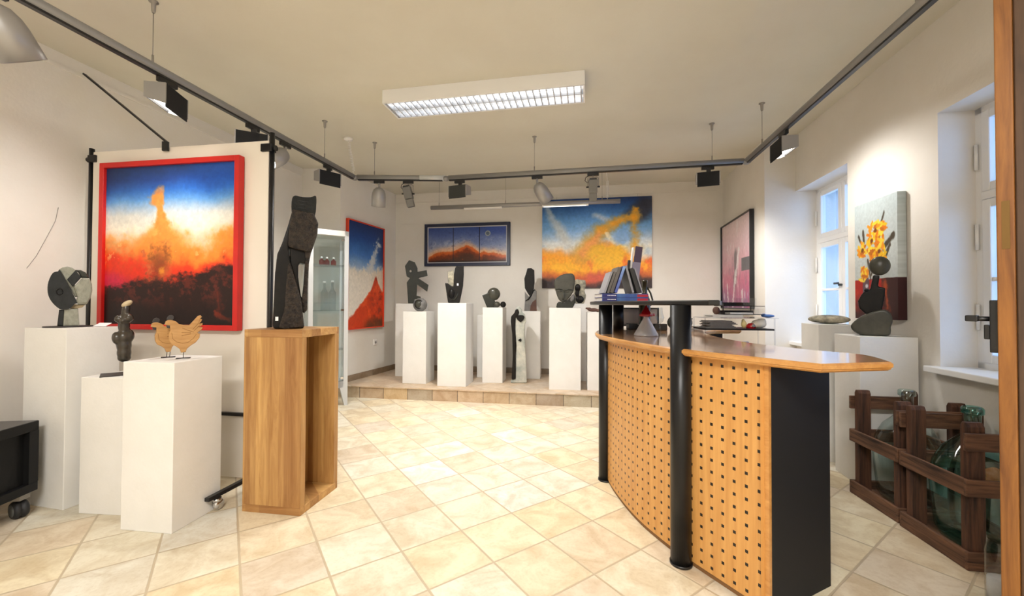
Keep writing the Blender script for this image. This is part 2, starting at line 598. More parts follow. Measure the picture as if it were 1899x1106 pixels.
LW0, LW1 = Vector((-4.354, -2.6)), Vector((-2.692, 6.5))      # left wall line
RWdir = Vector((0.190, 0.982)).normalized()
RW0 = Vector((2.73, 2.63))
def rw(y):
    return RW0 + RWdir * ((y - RW0.y) / RWdir.y)

def wallseg(name, a, b, z0, z1, th, m=None, parent=None):
    """A wall slab along a-b whose room face is on the left of a->b travelling so the slab lies to the right."""
    a, b = Vector(a), Vector(b)
    d = (b - a).normalized()
    nrm = Vector((d.y, -d.x))
    bm = NB()
    p = [a, b, b + nrm * th, a + nrm * th]
    lo = [bm.verts.new((q.x, q.y, z0)) for q in p]
    hi = [bm.verts.new((q.x, q.y, z1)) for q in p]
    bm.faces.new(lo[::-1]); bm.faces.new(hi)
    for i in range(4):
        bm.faces.new((lo[i], lo[(i + 1) % 4], hi[(i + 1) % 4], hi[i]))
    return struct(name, bm, m or M['wall'], parent)

fl = NB()
box(fl, -6, 5, -3.2, 8.2, -0.12, 0)
struct('floor', fl, M['tiles'])
struct('ceiling', bxm(-6, 5, -3.2, 8.2, HC, HC + 0.12), M['ceiling'])

BWL = Vector((-1.96, 6.867))
BWd = Vector((2.497, -0.429)).normalized()
BWR = Vector((3.105, 5.997))
JL = Vector((-2.344, 5.555))
wallseg('wall_left', LW1, LW0, 0, HC, 0.25) if False else None
# travelling so that the slab is on the right-hand side = outside the room
wallseg('wall_left', LW0 + Vector((0, 0)), LW1, 0, HC, -0.25)
wallseg('wall_left_jog', (-2.87, 5.555), JL, 0, HC, -0.25)
wallseg('wall_left_back', JL, BWL, 0, HC, -0.22)
wallseg('wall_back', BWL, BWR + BWd * 0.3, 0, HC, -0.25)
PK = Vector((2.778, 4.489))
# pillar of masonry between the pink painting's wall and the first window
EX = Vector((3.08, 4.43))
def poly_wall(name, pts, z0, z1, m=None):
    bm = NB()
    lo = [bm.verts.new((p[0], p[1], z0)) for p in pts]
    hi = [bm.verts.new((p[0], p[1], z1)) for p in pts]
    bm.faces.new(lo[::-1]); bm.faces.new(hi)
    for i in range(len(pts)):
        bm.faces.new((lo[i], lo[(i + 1) % len(pts)], hi[(i + 1) % len(pts)], hi[i]))
    return struct(name, bm, m or M['wall'])
O_ = Vector((RWdir.y, -RWdir.x))       # outward normal of the window wall
poly_wall('wall_right_back', [PK, EX, EX + O_ * 0.45, BWR + Vector((0.55, 0.1)), BWR], 0, HC)
TH = 0.45
W1a, W1b = rw(4.43), rw(3.53)
W2a, W2b = rw(2.606), rw(1.70)
SILL = 0.86
LINT = 2.487
def rwall(name, a, b, z0, z1):
    poly_wall(name, [a, b, b + O_ * TH, a + O_ * TH], z0, z1)
rwall('wall_right_pier', W1b, W2a, 0, HC)
rwall('wall_right_front', W2b, rw(-2.7), 0, HC)
rwall('wall_right_lintel', W1a, W1b, LINT, HC)
rwall('wall_right_lintel.001', W2a, W2b, LINT, HC)
rwall('wall_right_parapet', W1a, W1b, 0, SILL)
rwall('wall_right_parapet.001', W2a, W2b, 0, SILL)
poly_wall('wall_front', [(-4.8, -2.6), (2.4, -2.6), (2.4, -2.85), (-4.8, -2.85)], 0, HC)

# raised platform at the back
SD = Vector((0.9877, -0.1564))
S0 = Vector((-2.9, 5.586))
S1 = S0 + SD * 5.95
pl = NB()
pts = [S0, S1, Vector((3.0, 6.3)), BWL + Vector((0, 0.1)), Vector((-2.9, 5.7))]
lo = [pl.verts.new((p.x, p.y, -0.01)) for p in pts]
hi = [pl.verts.new((p.x, p.y, ST)) for p in pts]
f = pl.faces.new(hi); f.material_index = 0
f = pl.faces.new(lo[::-1]); f.material_index = 0
for i in range(5):
    f = pl.faces.new((lo[i], lo[(i + 1) % 5], hi[(i + 1) % 5], hi[i]))
    f.material_index = 1 if i == 0 else 0
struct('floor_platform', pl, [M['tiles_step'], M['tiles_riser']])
ng = NB()
nrm = Vector((-0.1564, -0.9877))
p = [S0 + nrm * 0.012, S1 + nrm * 0.012, S1 - nrm * 0.03, S0 - nrm * 0.03]
lo = [ng.verts.new((q.x, q.y, ST - 0.012)) for q in p]
hi = [ng.verts.new((q.x, q.y, ST + 0.002)) for q in p]
ng.faces.new(lo[::-1]); ng.faces.new(hi)
for i in range(4):
    ng.faces.new((lo[i], lo[(i + 1) % 4], hi[(i + 1) % 4], hi[i]))
struct('trim_1', ng, M['tiles_step'])
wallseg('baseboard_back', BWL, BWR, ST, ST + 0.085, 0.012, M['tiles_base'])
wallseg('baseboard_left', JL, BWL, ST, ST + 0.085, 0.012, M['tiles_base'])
# picture rails
def rail(name, a, b, z):
    wallseg(name, a, b, z - 0.012, z + 0.012, 0.012, M['wall'])
rail('trim_2', LW0 + (LW1 - LW0) * 0.1, LW0 + (LW1 - LW0) * 0.905, 2.985)
rail('trim_3', BWL + BWd * 0.01, BWL + BWd * 5.05, 2.95)


def wall_frame(o, d):
    d = Vector(d)
    return math.atan2(d.y, d.x)


# ------------------------------------------------------------------ windows
def window(k, a, w):
    """Casement window: origin at the far jamb, x towards the camera along the wall, y outward."""
    ang = math.atan2(-RWdir.y, -RWdir.x)
    o = bpy.data.objects.new('window_%d' % k, None)
    COL.objects.link(o)
    p = a + O_ * 0.2
    o.location = (p.x, p.y, 0)
    o.rotation_euler.z = ang
    o['kind'] = 'structure'
    z0, z1, tr = SILL, LINT, 1.93
    # y axis of this frame: outward
    f = NB()
    box(f, 0, 0.045, 0, 0.06, z0, z1); box(f, w - 0.045, w, 0, 0.06, z0, z1)
    box(f, 0, w, 0, 0.06, z1 - 0.035, z1); box(f, 0, w, 0, 0.06, z0, z0 + 0.04)
    box(f, 0.045, w - 0.045, -0.012, 0.06, tr - 0.025, tr + 0.025, 0.006)
    obj('window_frame', f, M['white2'], o)
    mid = w / 2
    for lohi in ((z0 + 0.04, tr - 0.025), (tr + 0.025, z1 - 0.035)):
        for s in (0, 1):
            x0, x1 = (0.045, mid - 0.002) if s == 0 else (mid + 0.002, w - 0.045)
            b = NB()
            t = 0.052
            box(b, x0, x0 + t, -0.006, 0.04, lohi[0], lohi[1], 0.005)
            box(b, x1 - t, x1, -0.006, 0.04, lohi[0], lohi[1], 0.005)
            box(b, x0 + t, x1 - t, -0.004, 0.04, lohi[0], lohi[0] + t, 0.005)
            box(b, x0 + t, x1 - t, -0.004, 0.04, lohi[1] - t, lohi[1], 0.005)
            if lohi[0] < 1:
                box(b, x0 + t, x1 - t, 0.0, 0.03, 1.40, 1.425, 0.003)
            sh = obj('sash', b, M['white2'], o)
            obj('pane', bxm(x0 + t - 0.005, x1 - t + 0.005, 0.014, 0.018, lohi[0] + t - 0.005, lohi[1] - t + 0.005), M['pane'], sh)
    # outer casements of the double window
    b = NB()
    for x0, x1 in ((0.03, mid), (mid, w - 0.03)):
        for (u0, u1, v0, v1) in ((x0, x0 + 0.045, z0, z1), (x1 - 0.045, x1, z0, z1), (x0, x1, z0, z0 + 0.05), (x0, x1, z1 - 0.05, z1), (x0, x1, tr - 0.03, tr + 0.03), (x0, x1, 1.40, 1.42)):
            box(b, u0, u1, 0.17, 0.2, v0, v1)
    obj('outer_sash', b, M['white2'], o)
    hd = NB()
    tube(hd, [(mid, -0.006, 1.45), (mid, -0.035, 1.45)], 0.012)
    box(hd, mid - 0.06, mid + 0.015, -0.05, -0.035, 1.455, 1.475, 0.004)
    obj('window_handle', hd, M['gunmetal'], o)
    hg = NB()
    for zz in (2.1, 1.6, 1.1):
        tube(hg, [(0.02, -0.012, zz), (0.02, -0.012, zz + 0.16)], 0.009)
    obj('hinge', hg, M['plastic_white'], o)
    s = NB()
    box(s, -0.04, w + 0.04, -0.27, 0.0, SILL - 0.035, SILL + 0.004, 0.006)
    obj('window_sill', s, M['white2'], o)
    por = bpy.data.lights.new('window_daylight', 'AREA')
    por.shape = 'RECTANGLE'; por.size = w - 0.1; por.size_y = z1 - z0 - 0.1
    por.cycles.is_portal = True
    po = bpy.data.objects.new('window_daylight', por)
    COL.objects.link(po)
    q = p + O_ * 0.22 - RWdir * (w / 2)
    po.location = (q.x, q.y, (z0 + z1) / 2)
    po.rotation_euler = Vector((-O_.x, -O_.y, 0)).to_track_quat('-Z', 'Z').to_euler()
    return o

window(1, W1a, (W1a - W1b).length)
window(2, W2a, (W2a - W2b).length)

# ------------------------------------------------------------------ the open door at the right
DL = Vector((1.63, 1.374)); Dd = Vector((0.85, 0.53)).normalized()
dr = bpy.data.objects.new('door_1', None); COL.objects.link(dr); dr['kind'] = 'structure'
dr.location = (DL.x, DL.y, 0); dr.rotation_euler.z = math.atan2(Dd.y, Dd.x)
# local x along the leaf, -y towards its right (near) face
obj('door_leaf', bxm(0, 0.70, -0.040, 0, 0.01, 2.6, 0.003), [M['door']], dr)
obj('door_panel', bxm(0.012, 0.70, -0.075, -0.0402, 0.01, 2.6, 0.004), M['door_dark'], dr)
obj('lock_plate', bxm(-0.0015, 0.001, -0.030, -0.012, 1.44, 1.60), mat('worn_brass', rgb(120, 92, 50), 0.45, 0.7), dr)
obj('key_plate', bxm(0.026, 0.078, 0.0, 0.022, 1.09, 1.27, 0.003), M['black'], dr)
h = NB()
tube(h, [(0.052, 0.02, 1.205), (0.052, 0.075, 1.205)], 0.009)
box(h, 0.037, 0.067, 0.05, 0.082, 1.195, 1.217, 0.004)
obj('door_handle', h, M['black'], dr)
obj('lock_box', bxm(0.030, 0.066, 0.022, 0.036, 1.135, 1.185, 0.003), M['black'], dr)


# ------------------------------------------------------------------ paintings
def vnoise(w, h, sx, sy, seed):
    r = np.random.RandomState(seed)
    g = r.rand(int(sy) + 3, int(sx) + 3)
    x = np.linspace(0, sx, w); y = np.linspace(0, sy, h)
    xi = x.astype(int); yi = y.astype(int)
    fx = x - xi; fy = y - yi
    fx = fx * fx * (3 - 2 * fx); fy = fy * fy * (3 - 2 * fy)
    a = g[np.ix_(yi, xi)]; b = g[np.ix_(yi, xi + 1)]; c = g[np.ix_(yi + 1, xi)]; d = g[np.ix_(yi + 1, xi + 1)]
    fx = fx[None, :]; fy = fy[:, None]
    return (a * (1 - fx) + b * fx) * (1 - fy) + (c * (1 - fx) + d * fx) * fy


def fbm(w, h, sx, sy, seed, oct=5, gain=0.55):
    o = np.zeros((h, w)); a = 1.0; s = 0
    for k in range(oct):
        o += a * (vnoise(w, h, sx * 2 ** k, sy * 2 ** k, seed + 31 * k) - 0.5)
        s += a; a *= gain
    return o / s * 2      # about -1..1


def sstep(a, b, x):
    t = np.clip((x - a) / (b - a), 0, 1)
    return t * t * (3 - 2 * t)


def lay(img, col, k):
    k = np.clip(k, 0, 1)[..., None]
    return img * (1 - k) + np.array(col, float) * k


def grad(v, stops):
    o = np.zeros(v.shape + (3,))
    xs = [s[0] for s in stops]
    for c in range(3):
        o[..., c] = np.interp(v, xs, [s[1][c] for s in stops])
    return o


def seg(U, V, a, b):
    ax, ay = a; bx, by = b
    dx, dy = bx - ax, by - ay
    t = np.clip(((U - ax) * dx + (V - ay) * dy) / (dx * dx + dy * dy), 0, 1)
    return np.hypot(U - ax - t * dx, V - ay - t * dy), t


def grid(w, h):
    return np.meshgrid(np.linspace(0, 1, w), np.linspace(0, 1, h))


def art_eruption(w, h):
    U, V = grid(w, h)
    n1 = fbm(w, h, 5, 5, 1); n2 = fbm(w, h, 14, 14, 2); n3 = fbm(w, h, 46, 46, 3, 4, 0.65); nb = fbm(w, h, 9, 26, 4, 5, 0.65)
    v = V + 0.03 * n1 + 0.012 * n2
    img = grad(v, [(0, (40, 66, 120)), (0.08, (34, 72, 150)), (0.15, (46, 104, 192)), (0.21, (92, 148, 212)), (0.26, (160, 186, 214)), (0.31, (216, 216, 212)), (0.40, (238, 228, 210)), (0.48, (236, 212, 188))])
    img = lay(img, (30, 48, 88), sstep(0.5, 0.0, U + 0.1 * n1) * sstep(0.24, 0.02, V) * 0.7)
    img = lay(img, (24, 86, 190), sstep(0.5, 0.9, U + 0.1 * n1) * sstep(0.22, 0.08, V) * 0.5)
    top = np.interp(U, [0, 0.1, 0.2, 0.3, 0.4, 0.5, 0.6, 0.7, 0.8, 0.9, 1], [0.45, 0.48, 0.47, 0.43, 0.38, 0.39, 0.43, 0.48, 0.47, 0.44, 0.42])
    e = V - top + 0.07 * n1 + 0.06 * n2 + 0.03 * n3
    img = lay(img, (238, 176, 112), sstep(-0.07, 0.03, e) * 0.8)
    img = lay(img, (238, 140, 54), sstep(-0.02, 0.07, e))
    img = lay(img, (222, 150, 100), sstep(0.0, 0.06, e) * sstep(0.26, 0.1, U + 0.1 * n2) * 0.6)
    pc = np.interp(V, [0.12, 0.2, 0.27, 0.34, 0.45], [0.425, 0.40, 0.425, 0.44, 0.44])
    pw = np.interp(V, [0.12, 0.16, 0.22, 0.27, 0.33, 0.40, 0.46], [0.03, 0.055, 0.06, 0.035, 0.055, 0.10, 0.17])
    k = sstep(1.25, 0.45, np.abs(U - pc + 0.03 * n1) / pw + 0.55 * n2 + 0.35 * n3) * sstep(0.12, 0.18, V + 0.03 * n2) * sstep(0.56, 0.46, V)
    img = lay(img, (240, 146, 62), k * 0.95)
    img = lay(img, (158, 112, 92), k * sstep(0.24, 0.16, V) * sstep(-0.2, 0.4, n2) * 0.9)
    img = lay(img, (244, 196, 110), k * sstep(0.1, 0.5, n2) * 0.6)
    e = V - 0.585 + 0.09 * n1 + 0.07 * n2 + 0.03 * n3
    img = lay(img, (232, 92, 36), sstep(-0.07, 0.03, e))
    img = lay(img, (226, 56, 28), sstep(-0.01, 0.08, e))
    img = lay(img, (246, 60, 30), sstep(0.0, 0.1, e) * sstep(0.45, 0.7, U) * 0.85)
    img = lay(img, (204, 40, 74), sstep(0.36, 0.1, U + 0.1 * n1) * sstep(0.62, 0.72, V + 0.05 * n2) * 0.95)
    img = lay(img, (222, 50, 76), sstep(0.75, 1.0, U) * sstep(0.6, 0.66, V + 0.03 * n2) * 0.55)
    img = lay(img, (196, 96, 52), sstep(0.0, 0.35, n2 + 0.5 * n3) * sstep(0.44, 0.54, V) * sstep(0.2, 0.3, U) * sstep(0.6, 0.45, U) * 0.85)
    img = lay(img, (240, 180, 110), sstep(0.42, 0.62, n2 + 0.6 * n3) * sstep(0.42, 0.5, V) * sstep(0.66, 0.55, V) * 0.7)
    base = np.interp(U, [0, 0.15, 0.3, 0.4, 0.5, 0.6, 0.7, 0.8, 0.88, 1], [0.775, 0.77, 0.735, 0.70, 0.725, 0.69, 0.69, 0.655, 0.62, 0.63])
    k = sstep(-0.03, 0.03, V - base + 0.03 * n1 + 0.05 * nb + 0.03 * n3)
    img = lay(img, (40, 23, 21), k)
    img = lay(img, (104, 40, 30), k * sstep(0.05, 0.5, n2 + 0.6 * n3) * sstep(0.95, 0.76, V) * 0.75)
    img = lay(img, (112, 56, 30), sstep(0.12, 0.02, np.hypot((U - 0.43), (V - 0.63) * 0.8) + 0.07 * n2 + 0.04 * n3) * 0.7)
    img = lay(img, (226, 140, 46), sstep(0.045, 0.0, np.hypot(U - 0.455, V - 0.665) + 0.03 * n3))
    d, _ = seg(U, V, (0.87, 0.80), (0.89, 0.93))
    img = lay(img, (150, 52, 32), sstep(0.035, 0.0, d + 0.05 * n2 + 0.03 * n3) * 0.6)
    d, _ = seg(U, V, (0.86, 0.93), (0.96, 0.97))
    img = lay(img, (206, 62, 30), sstep(0.022, 0.0, d + 0.02 * n3) * 0.8)
    img = lay(img, (26, 20, 20), sstep(0.84, 0.98, V + 0.05 * n1) * 0.7)
    return img * (1 + 0.09 * n3[..., None])


def art_peak(w, h):
    U, V = grid(w, h)
    n1 = fbm(w, h, 4, 6, 11); n2 = fbm(w, h, 12, 18, 12); n3 = fbm(w, h, 40, 60, 13, 3)
    v = V + 0.04 * n1
    img = grad(v, [(0, (30, 52, 104)), (0.15, (34, 70, 138)), (0.3, (70, 122, 196)), (0.4, (150, 182, 220)), (0.46, (224, 226, 226))])
    img = lay(img, (36, 62, 110), sstep(0.7, 1.0, U) * sstep(0.46, 0.3, V) * 0.8)
    edge = 0.44 - 0.05 * U + 0.0
    k = sstep(-0.03, 0.05, V - edge + 0.05 * n1 + 0.05 * n2 + 0.03 * n3)
    img = lay(img, (244, 236, 224), k)
    d, t = seg(U, V, (0.6, 0.42), (0.86, 0.17))
    img = lay(img, (220, 222, 222), sstep(0.12, 0.03, d + 0.09 * n2 + 0.05 * n3 + 0.05 * t) * 0.9)
    img = lay(img, (206, 176, 140), k * sstep(0.5, 0.9, U) * 0.35)
    # the mountain
    top = np.interp(U, [0, 0.25, 0.5, 0.62, 0.70, 0.76, 0.80, 0.85, 0.93, 1.0], [0.92, 0.83, 0.71, 0.65, 0.56, 0.48, 0.48, 0.56, 0.63, 0.66])
    k = sstep(-0.012, 0.02, V - top + 0.025 * n2 + 0.02 * n1)
    img = lay(img, (214, 70, 34), k)
    img = lay(img, (240, 92, 44), k * sstep(0.0, 0.5, n2) * 0.8)
    img = lay(img, (134, 52, 36), k * sstep(0.05, 0.4, -n2 + 0.3 * n3) * sstep(0.45, 0.9, U) * 0.8)
    img = lay(img, (84, 64, 44), sstep(0.86, 0.98, V + 0.06 * n1) * sstep(0.35, 0.6, U + 0.1 * n2) * 0.75)
    return img * (1 + 0.06 * n3[..., None])


def art_triptych(w, h):
    U, V = grid(w, h)
    n1 = fbm(w, h, 8, 4, 21); n2 = fbm(w, h, 26, 13, 22); n3 = fbm(w, h, 70, 35, 23, 3)
    img = grad(V + 0.06 * n1, [(0, (56, 78, 142)), (0.25, (84, 104, 164)), (0.5, (120, 134, 172)), (0.7, (176, 168, 172)), (1, (190, 150, 120))])
    img = lay(img, (170, 176, 200), sstep(0.05, 0.5, n1 + 0.4 * n2) * sstep(0.2, 0.5, V) * 0.7)
    img = lay(img, (54, 66, 118), sstep(0.25, 0.6, n2) * 0.5)
    img = lay(img, (58, 82, 160), sstep(0.7, 0.8, U) * sstep(0.3, 0.1, V) * 0.7)
    top = np.interp(U, [0, 0.1, 0.2, 0.33, 0.42, 0.49, 0.55, 0.62, 0.67, 0.72, 0.78, 0.84, 0.9, 1], [0.86, 0.74, 0.70, 0.69, 0.60, 0.52, 0.56, 0.66, 0.76, 0.70, 0.76, 0.74, 0.80, 0.82])
    e = V - top + 0.03 * n2
    img = lay(img, (232, 176, 128), sstep(-0.2, -0.01, e + 0.05 * n1) * 0.75)
    img = lay(img, (196, 92, 36), sstep(-0.03, 0.02, e))
    img = lay(img, (120, 52, 26), sstep(0.03, 0.12, e + 0.05 * n2))
    img = lay(img, (66, 40, 30), sstep(0.1, 0.28, e + 0.08 * n2) * 0.9)
    img = lay(img, (150, 66, 30), sstep(0.25, 0.6, n2) * sstep(0.05, 0.12, e) * 0.6)
    img = lay(img, (26, 18, 16), sstep(0.93, 1, V) * 0.8)
    r = np.hypot((U - 0.768) * 2.25, V - 0.19)
    img = lay(img, (160, 166, 160), sstep(0.085, 0.07, r) * 0.9)
    img = lay(img, (92, 104, 120), sstep(0.055, 0.045, r))
    for x in (0.326, 0.663):
        img = lay(img, (24, 26, 40), sstep(0.0055, 0.0035, np.abs(U - x)))
    return img * (1 + 0.08 * n3[..., None])


def art_sunrise(w, h):
    U, V = grid(w, h)
    n1 = fbm(w, h, 6, 5, 31); n2 = fbm(w, h, 18, 14, 32); n3 = fbm(w, h, 60, 48, 33, 3)
    img = grad(V + 0.03 * n1, [(0, (30, 58, 114)), (0.1, (46, 92, 158)), (0.22, (92, 148, 212)), (0.36, (132, 180, 230)), (0.43, (176, 204, 232)), (0.49, (228, 234, 238)), (0.56, (240, 232, 214))])
    img = lay(img, (150, 186, 226), sstep(0.0, 0.5, n1) * sstep(0.12, 0.3, V) * 0.45)
    img = lay(img, (196, 214, 232), sstep(0.14, 0.02, np.abs(U - 0.42 + 0.1 * n2)) * sstep(0.25, 0.45, V) * 0.5)
    d, t = seg(U, V, (0.03, 0.06), (0.24, 0.52))
    img = lay(img, (214, 216, 214), sstep(0.04 + 0.06 * t, 0.005, d + 0.03 * n2) * (0.5 + 0.4 * t))
    d, t = seg(U, V, (0.50, 0.19), (0.62, 0.26))
    img = lay(img, (206, 214, 222), sstep(0.05, 0.0, d + 0.02 * n2) * 0.7)
    d, t = seg(U, V, (0.85, 0.22), (1.02, 0.02))
    img = lay(img, (58, 56, 66), sstep(0.13, 0.02, d + 0.05 * n1) * 0.85)
    top = np.interp(U, [0, 0.1, 0.25, 0.4, 0.5, 0.6, 0.68, 0.76, 0.9, 1], [0.60, 0.575, 0.575, 0.57, 0.50, 0.49, 0.52, 0.58, 0.69, 0.71])
    e = V - top + 0.05 * n1 + 0.03 * n2
    img = lay(img, (240, 176, 110), sstep(-0.05, 0.03, e))
    img = lay(img, (250, 166, 44), sstep(0.0, 0.06, e))
    # arcs of orange light
    for a, b, r0, r1 in (((0.40, 0.60), (0.55, 0.36), .075, .06), ((0.55, 0.36), (0.66, 0.29), .055, .045), ((0.66, 0.29), (0.78, 0.24), .045, .03), ((0.86, 0.14), (0.845, 0.22), .02, .035), ((0.80, 0.24), (0.87, 0.22), .02, .02), ((0.845, 0.22), (0.835, 0.36), .032, .028), ((0.835, 0.36), (0.845, 0.55), .028, .045)):
        d, t = seg(U, V, a, b)
        q = (d + 0.03 * n2 + 0.03 * n1 + 0.016 * n3) / (1.15 * (r0 + (r1 - r0) * t))
        img = lay(img, (176, 150, 92), sstep(2.0, 0.7, q) * 0.4)
        img = lay(img, (242, 172, 52), sstep(1.3, 0.1, q) * 0.88)
    d, t = seg(U, V, (0.60, 0.40), (0.66, 0.50))
    img = lay(img, (250, 236, 200), sstep(0.03, 0.005, d + 0.02 * n2) * 0.85)
    k = sstep(0.13, 0.04, np.hypot((U - 0.75), (V - 0.44)) + 0.05 * n2)
    img = lay(img, (126, 170, 222), k * 0.75)
    d, t = seg(U, V, (0.38, 0.62), (0.52, 0.42))
    img = lay(img, (244, 158, 92), sstep(0.07, 0.0, d + 0.03 * n2) * 0.7)
    k = sstep(0.5, 0.56, V + 0.05 * n2) * sstep(0.22, 0.12, np.hypot((U - 0.6), (V - 0.6)) + 0.06 * n2)
    img = lay(img, (252, 196, 54), k * 0.8)
    img = lay(img, (240, 98, 44), sstep(0.1, 0.5, n1 + 0.3 * n2) * sstep(0.62, 0.7, V) * 0.8)
    img = lay(img, (252, 190, 52), sstep(0.1, 0.5, -n1 + 0.4 * n2) * sstep(0.64, 0.72, V) * sstep(0.86, 0.78, V) * 0.7)
    img = lay(img, (238, 120, 60), sstep(0.04, 0.0, np.abs(U - 0.45 + 0.06 * n2)) * sstep(0.65, 0.75, V) * 0.6)
    k = sstep(0.78, 0.86, V + 0.05 * n1 + 0.04 * n2)
    img = lay(img, (186, 84, 52), k * 0.8)
    img = lay(img, (214, 90, 84), k * sstep(0.3, 0.5, U) * sstep(0.75, 0.5, U) * 0.6)
    dk = 0.885 + 0.05 * sstep(0.1, 0.4, U) * sstep(0.8, 0.5, U)
    k = sstep(-0.04, 0.05, V - dk + 0.05 * n1 + 0.03 * n2)
    img = lay(img, (54, 44, 46), k)
    img = lay(img, (92, 74, 72), k * sstep(0.1, 0.5, n2) * 0.5)
    return img * (1 + 0.08 * n3[..., None])


def art_pink(w, h):
    U, V = grid(w, h)
    n1 = fbm(w, h, 6, 3, 41); n2 = fbm(w, h, 20, 7, 42); n3 = fbm(w, h, 50, 40, 43, 3)
    img = grad(V + 0.05 * n1, [(0, (226, 206, 206)), (0.3, (222, 190, 196)), (0.5, (216, 166, 178)), (0.68, (206, 124, 148)), (0.85, (186, 108, 142)), (1, (150, 104, 146))])
    img = lay(img, (214, 84, 126), sstep(0.55, 0.75, V) * sstep(0.45, 0.65, U) * sstep(-0.2, 0.3, n1) * 0.75)
    img = lay(img, (126, 104, 140), sstep(0.35, 0.05, U) * sstep(0.72, 0.9, V) * 0.8)
    img = lay(img, (130, 110, 160), sstep(0.7, 0.95, V) * sstep(0.6, 0.9, U) * sstep(0.0, 0.4, n2) * 0.6)
    img = lay(img, (236, 226, 228), sstep(0.15, 0.6, n2) * 0.6)
    img = lay(img, (150, 118, 128), sstep(0.2, 0.6, -n2 + 0.2 * n1) * sstep(0.3, 0.5, V) * 0.5)
    d, t = seg(U, V, (0.52, 0.40), (0.48, 0.95))
    img = lay(img, (112, 106, 108), sstep(0.09, 0.02, d + 0.04 * n2) * 0.8 * sstep(0.9, 0.6, V))
    for a, b in (((0.62, 0.35), (0.50, 0.7)), ((0.50, 0.6), (0.40, 0.98)), ((0.72, 0.82), (0.74, 1.0)), ((0.2, 0.72), (0.24, 0.97))):
        d, t = seg(U, V, a, b)
        img = lay(img, (232, 228, 228), sstep(0.04, 0.005, d + 0.03 * n3) * 0.85)
    k = sstep(0.70, 0.71, U) * sstep(0.455, 0.46, V - 0.02 * (U - .7)) * sstep(0.60, 0.595, V - 0.02 * (U - .7))
    img = lay(img, (104, 102, 106), k)
    img = lay(img, (150, 148, 150), k * sstep(0.1, 0.5, n2) * 0.7)
    return img * (1 + 0.05 * n3[..., None])


def art_flowers(w, h):
    U, V = grid(w, h)
    r = np.random.RandomState(5)
    n1 = fbm(w, h, 4, 6, 51); n2 = fbm(w, h, 14, 22, 52); n3 = fbm(w, h, 40, 60, 53, 3)
    img = grad(V + 0.05 * n1, [(0, (182, 194, 196)), (0.5, (196, 204, 204)), (1, (190, 198, 196))])
    tb = 0.665
    k = sstep(-0.004, 0.004, V - tb + 0.004 * n2)
    img = lay(img, (58, 26, 28), k)
    cl = k * sstep(0.06, -0.02, U - (0.62 + 0.25 * (V - tb)) + 0.03 * n2) * sstep(1.02, 0.74, V + 0.14 * U * 0 + 0.05 * n2)
    img = lay(img, (186, 36, 32), cl * 0.95)
    img = lay(img, (226, 84, 40), cl * sstep(0.0, 0.5, n1) * 0.6)
    d, t = seg(U, V, (0.72, 0.70), (0.78, 0.9))
    img = lay(img, (206, 84, 36), sstep(0.07, 0.0, d + 0.05 * n2) * k * 0.8)
    # stems and leaves
    for a, b, wd in (((0.40, 0.66), (0.33, 0.50), 0.02), ((0.42, 0.62), (0.5, 0.45), 0.03), ((0.64, 0.22), (0.72, 0.13), 0.025), ((0.7, 0.42), (0.92, 0.33), 0.035), ((0.72, 0.5), (0.84, 0.40), 0.03), ((0.24, 0.33), (0.22, 0.25), 0.03), ((0.15, 0.33), (0.10, 0.28), 0.025)):
        d, t = seg(U, V, a, b)
        img = lay(img, (74, 66, 54), sstep(wd, wd * 0.4, d + 0.012 * n2))
    d, t = seg(U, V, (0.28, 0.70), (0.28, 0.82))
    img = lay(img, (96, 84, 96), sstep(0.09, 0.07, d + 0.01 * n2) * 0.9)
    img = lay(img, (200, 200, 210), sstep(0.05, 0.02, np.hypot(U - 0.30, (V - 0.72) * 2)))
    blobs = []
    for cx, cy, rx, ry, n in ((0.55, 0.27, 0.2, 0.09, 46), (0.52, 0.40, 0.22, 0.08, 46), (0.55, 0.49, 0.18, 0.05, 30), (0.19, 0.41, 0.09, 0.06, 20), (0.24, 0.60, 0.09, 0.05, 18), (0.20, 0.65, 0.06, 0.04, 8), (0.42, 0.45, .08, .05, 12)):
        for q in range(n):
            a = r.rand() * 6.283; s = math.sqrt(r.rand())
            blobs.append((cx + rx * s * math.cos(a), cy + ry * s * math.sin(a), r.rand()))
    cols = [(238, 190, 40), (244, 206, 60), (236, 150, 36), (226, 126, 30), (250, 214, 70), (196, 108, 26)]
    for q, (bx, by, s) in enumerate(blobs):
        a = r.rand() * 3.14
        dx, dy = (U - bx), (V - by) * 1.9
        e = np.hypot((dx * math.cos(a) + dy * math.sin(a)) / (0.055 + 0.03 * s), (-dx * math.sin(a) + dy * math.cos(a)) / 0.03)
        img = lay(img, cols[q % 6], sstep(1.1, 0.7, e + 0.3 * n3))
    for bx, by in ((0.52, 0.26), (0.20, 0.405), (0.60, 0.44), (0.43, 0.34)):
        e = np.hypot(U - bx, (V - by) * 1.9)
        img = lay(img, (120, 66, 26), sstep(0.045, 0.025, e + 0.01 * n3))
    return img * (1 + 0.06 * n3[..., None])


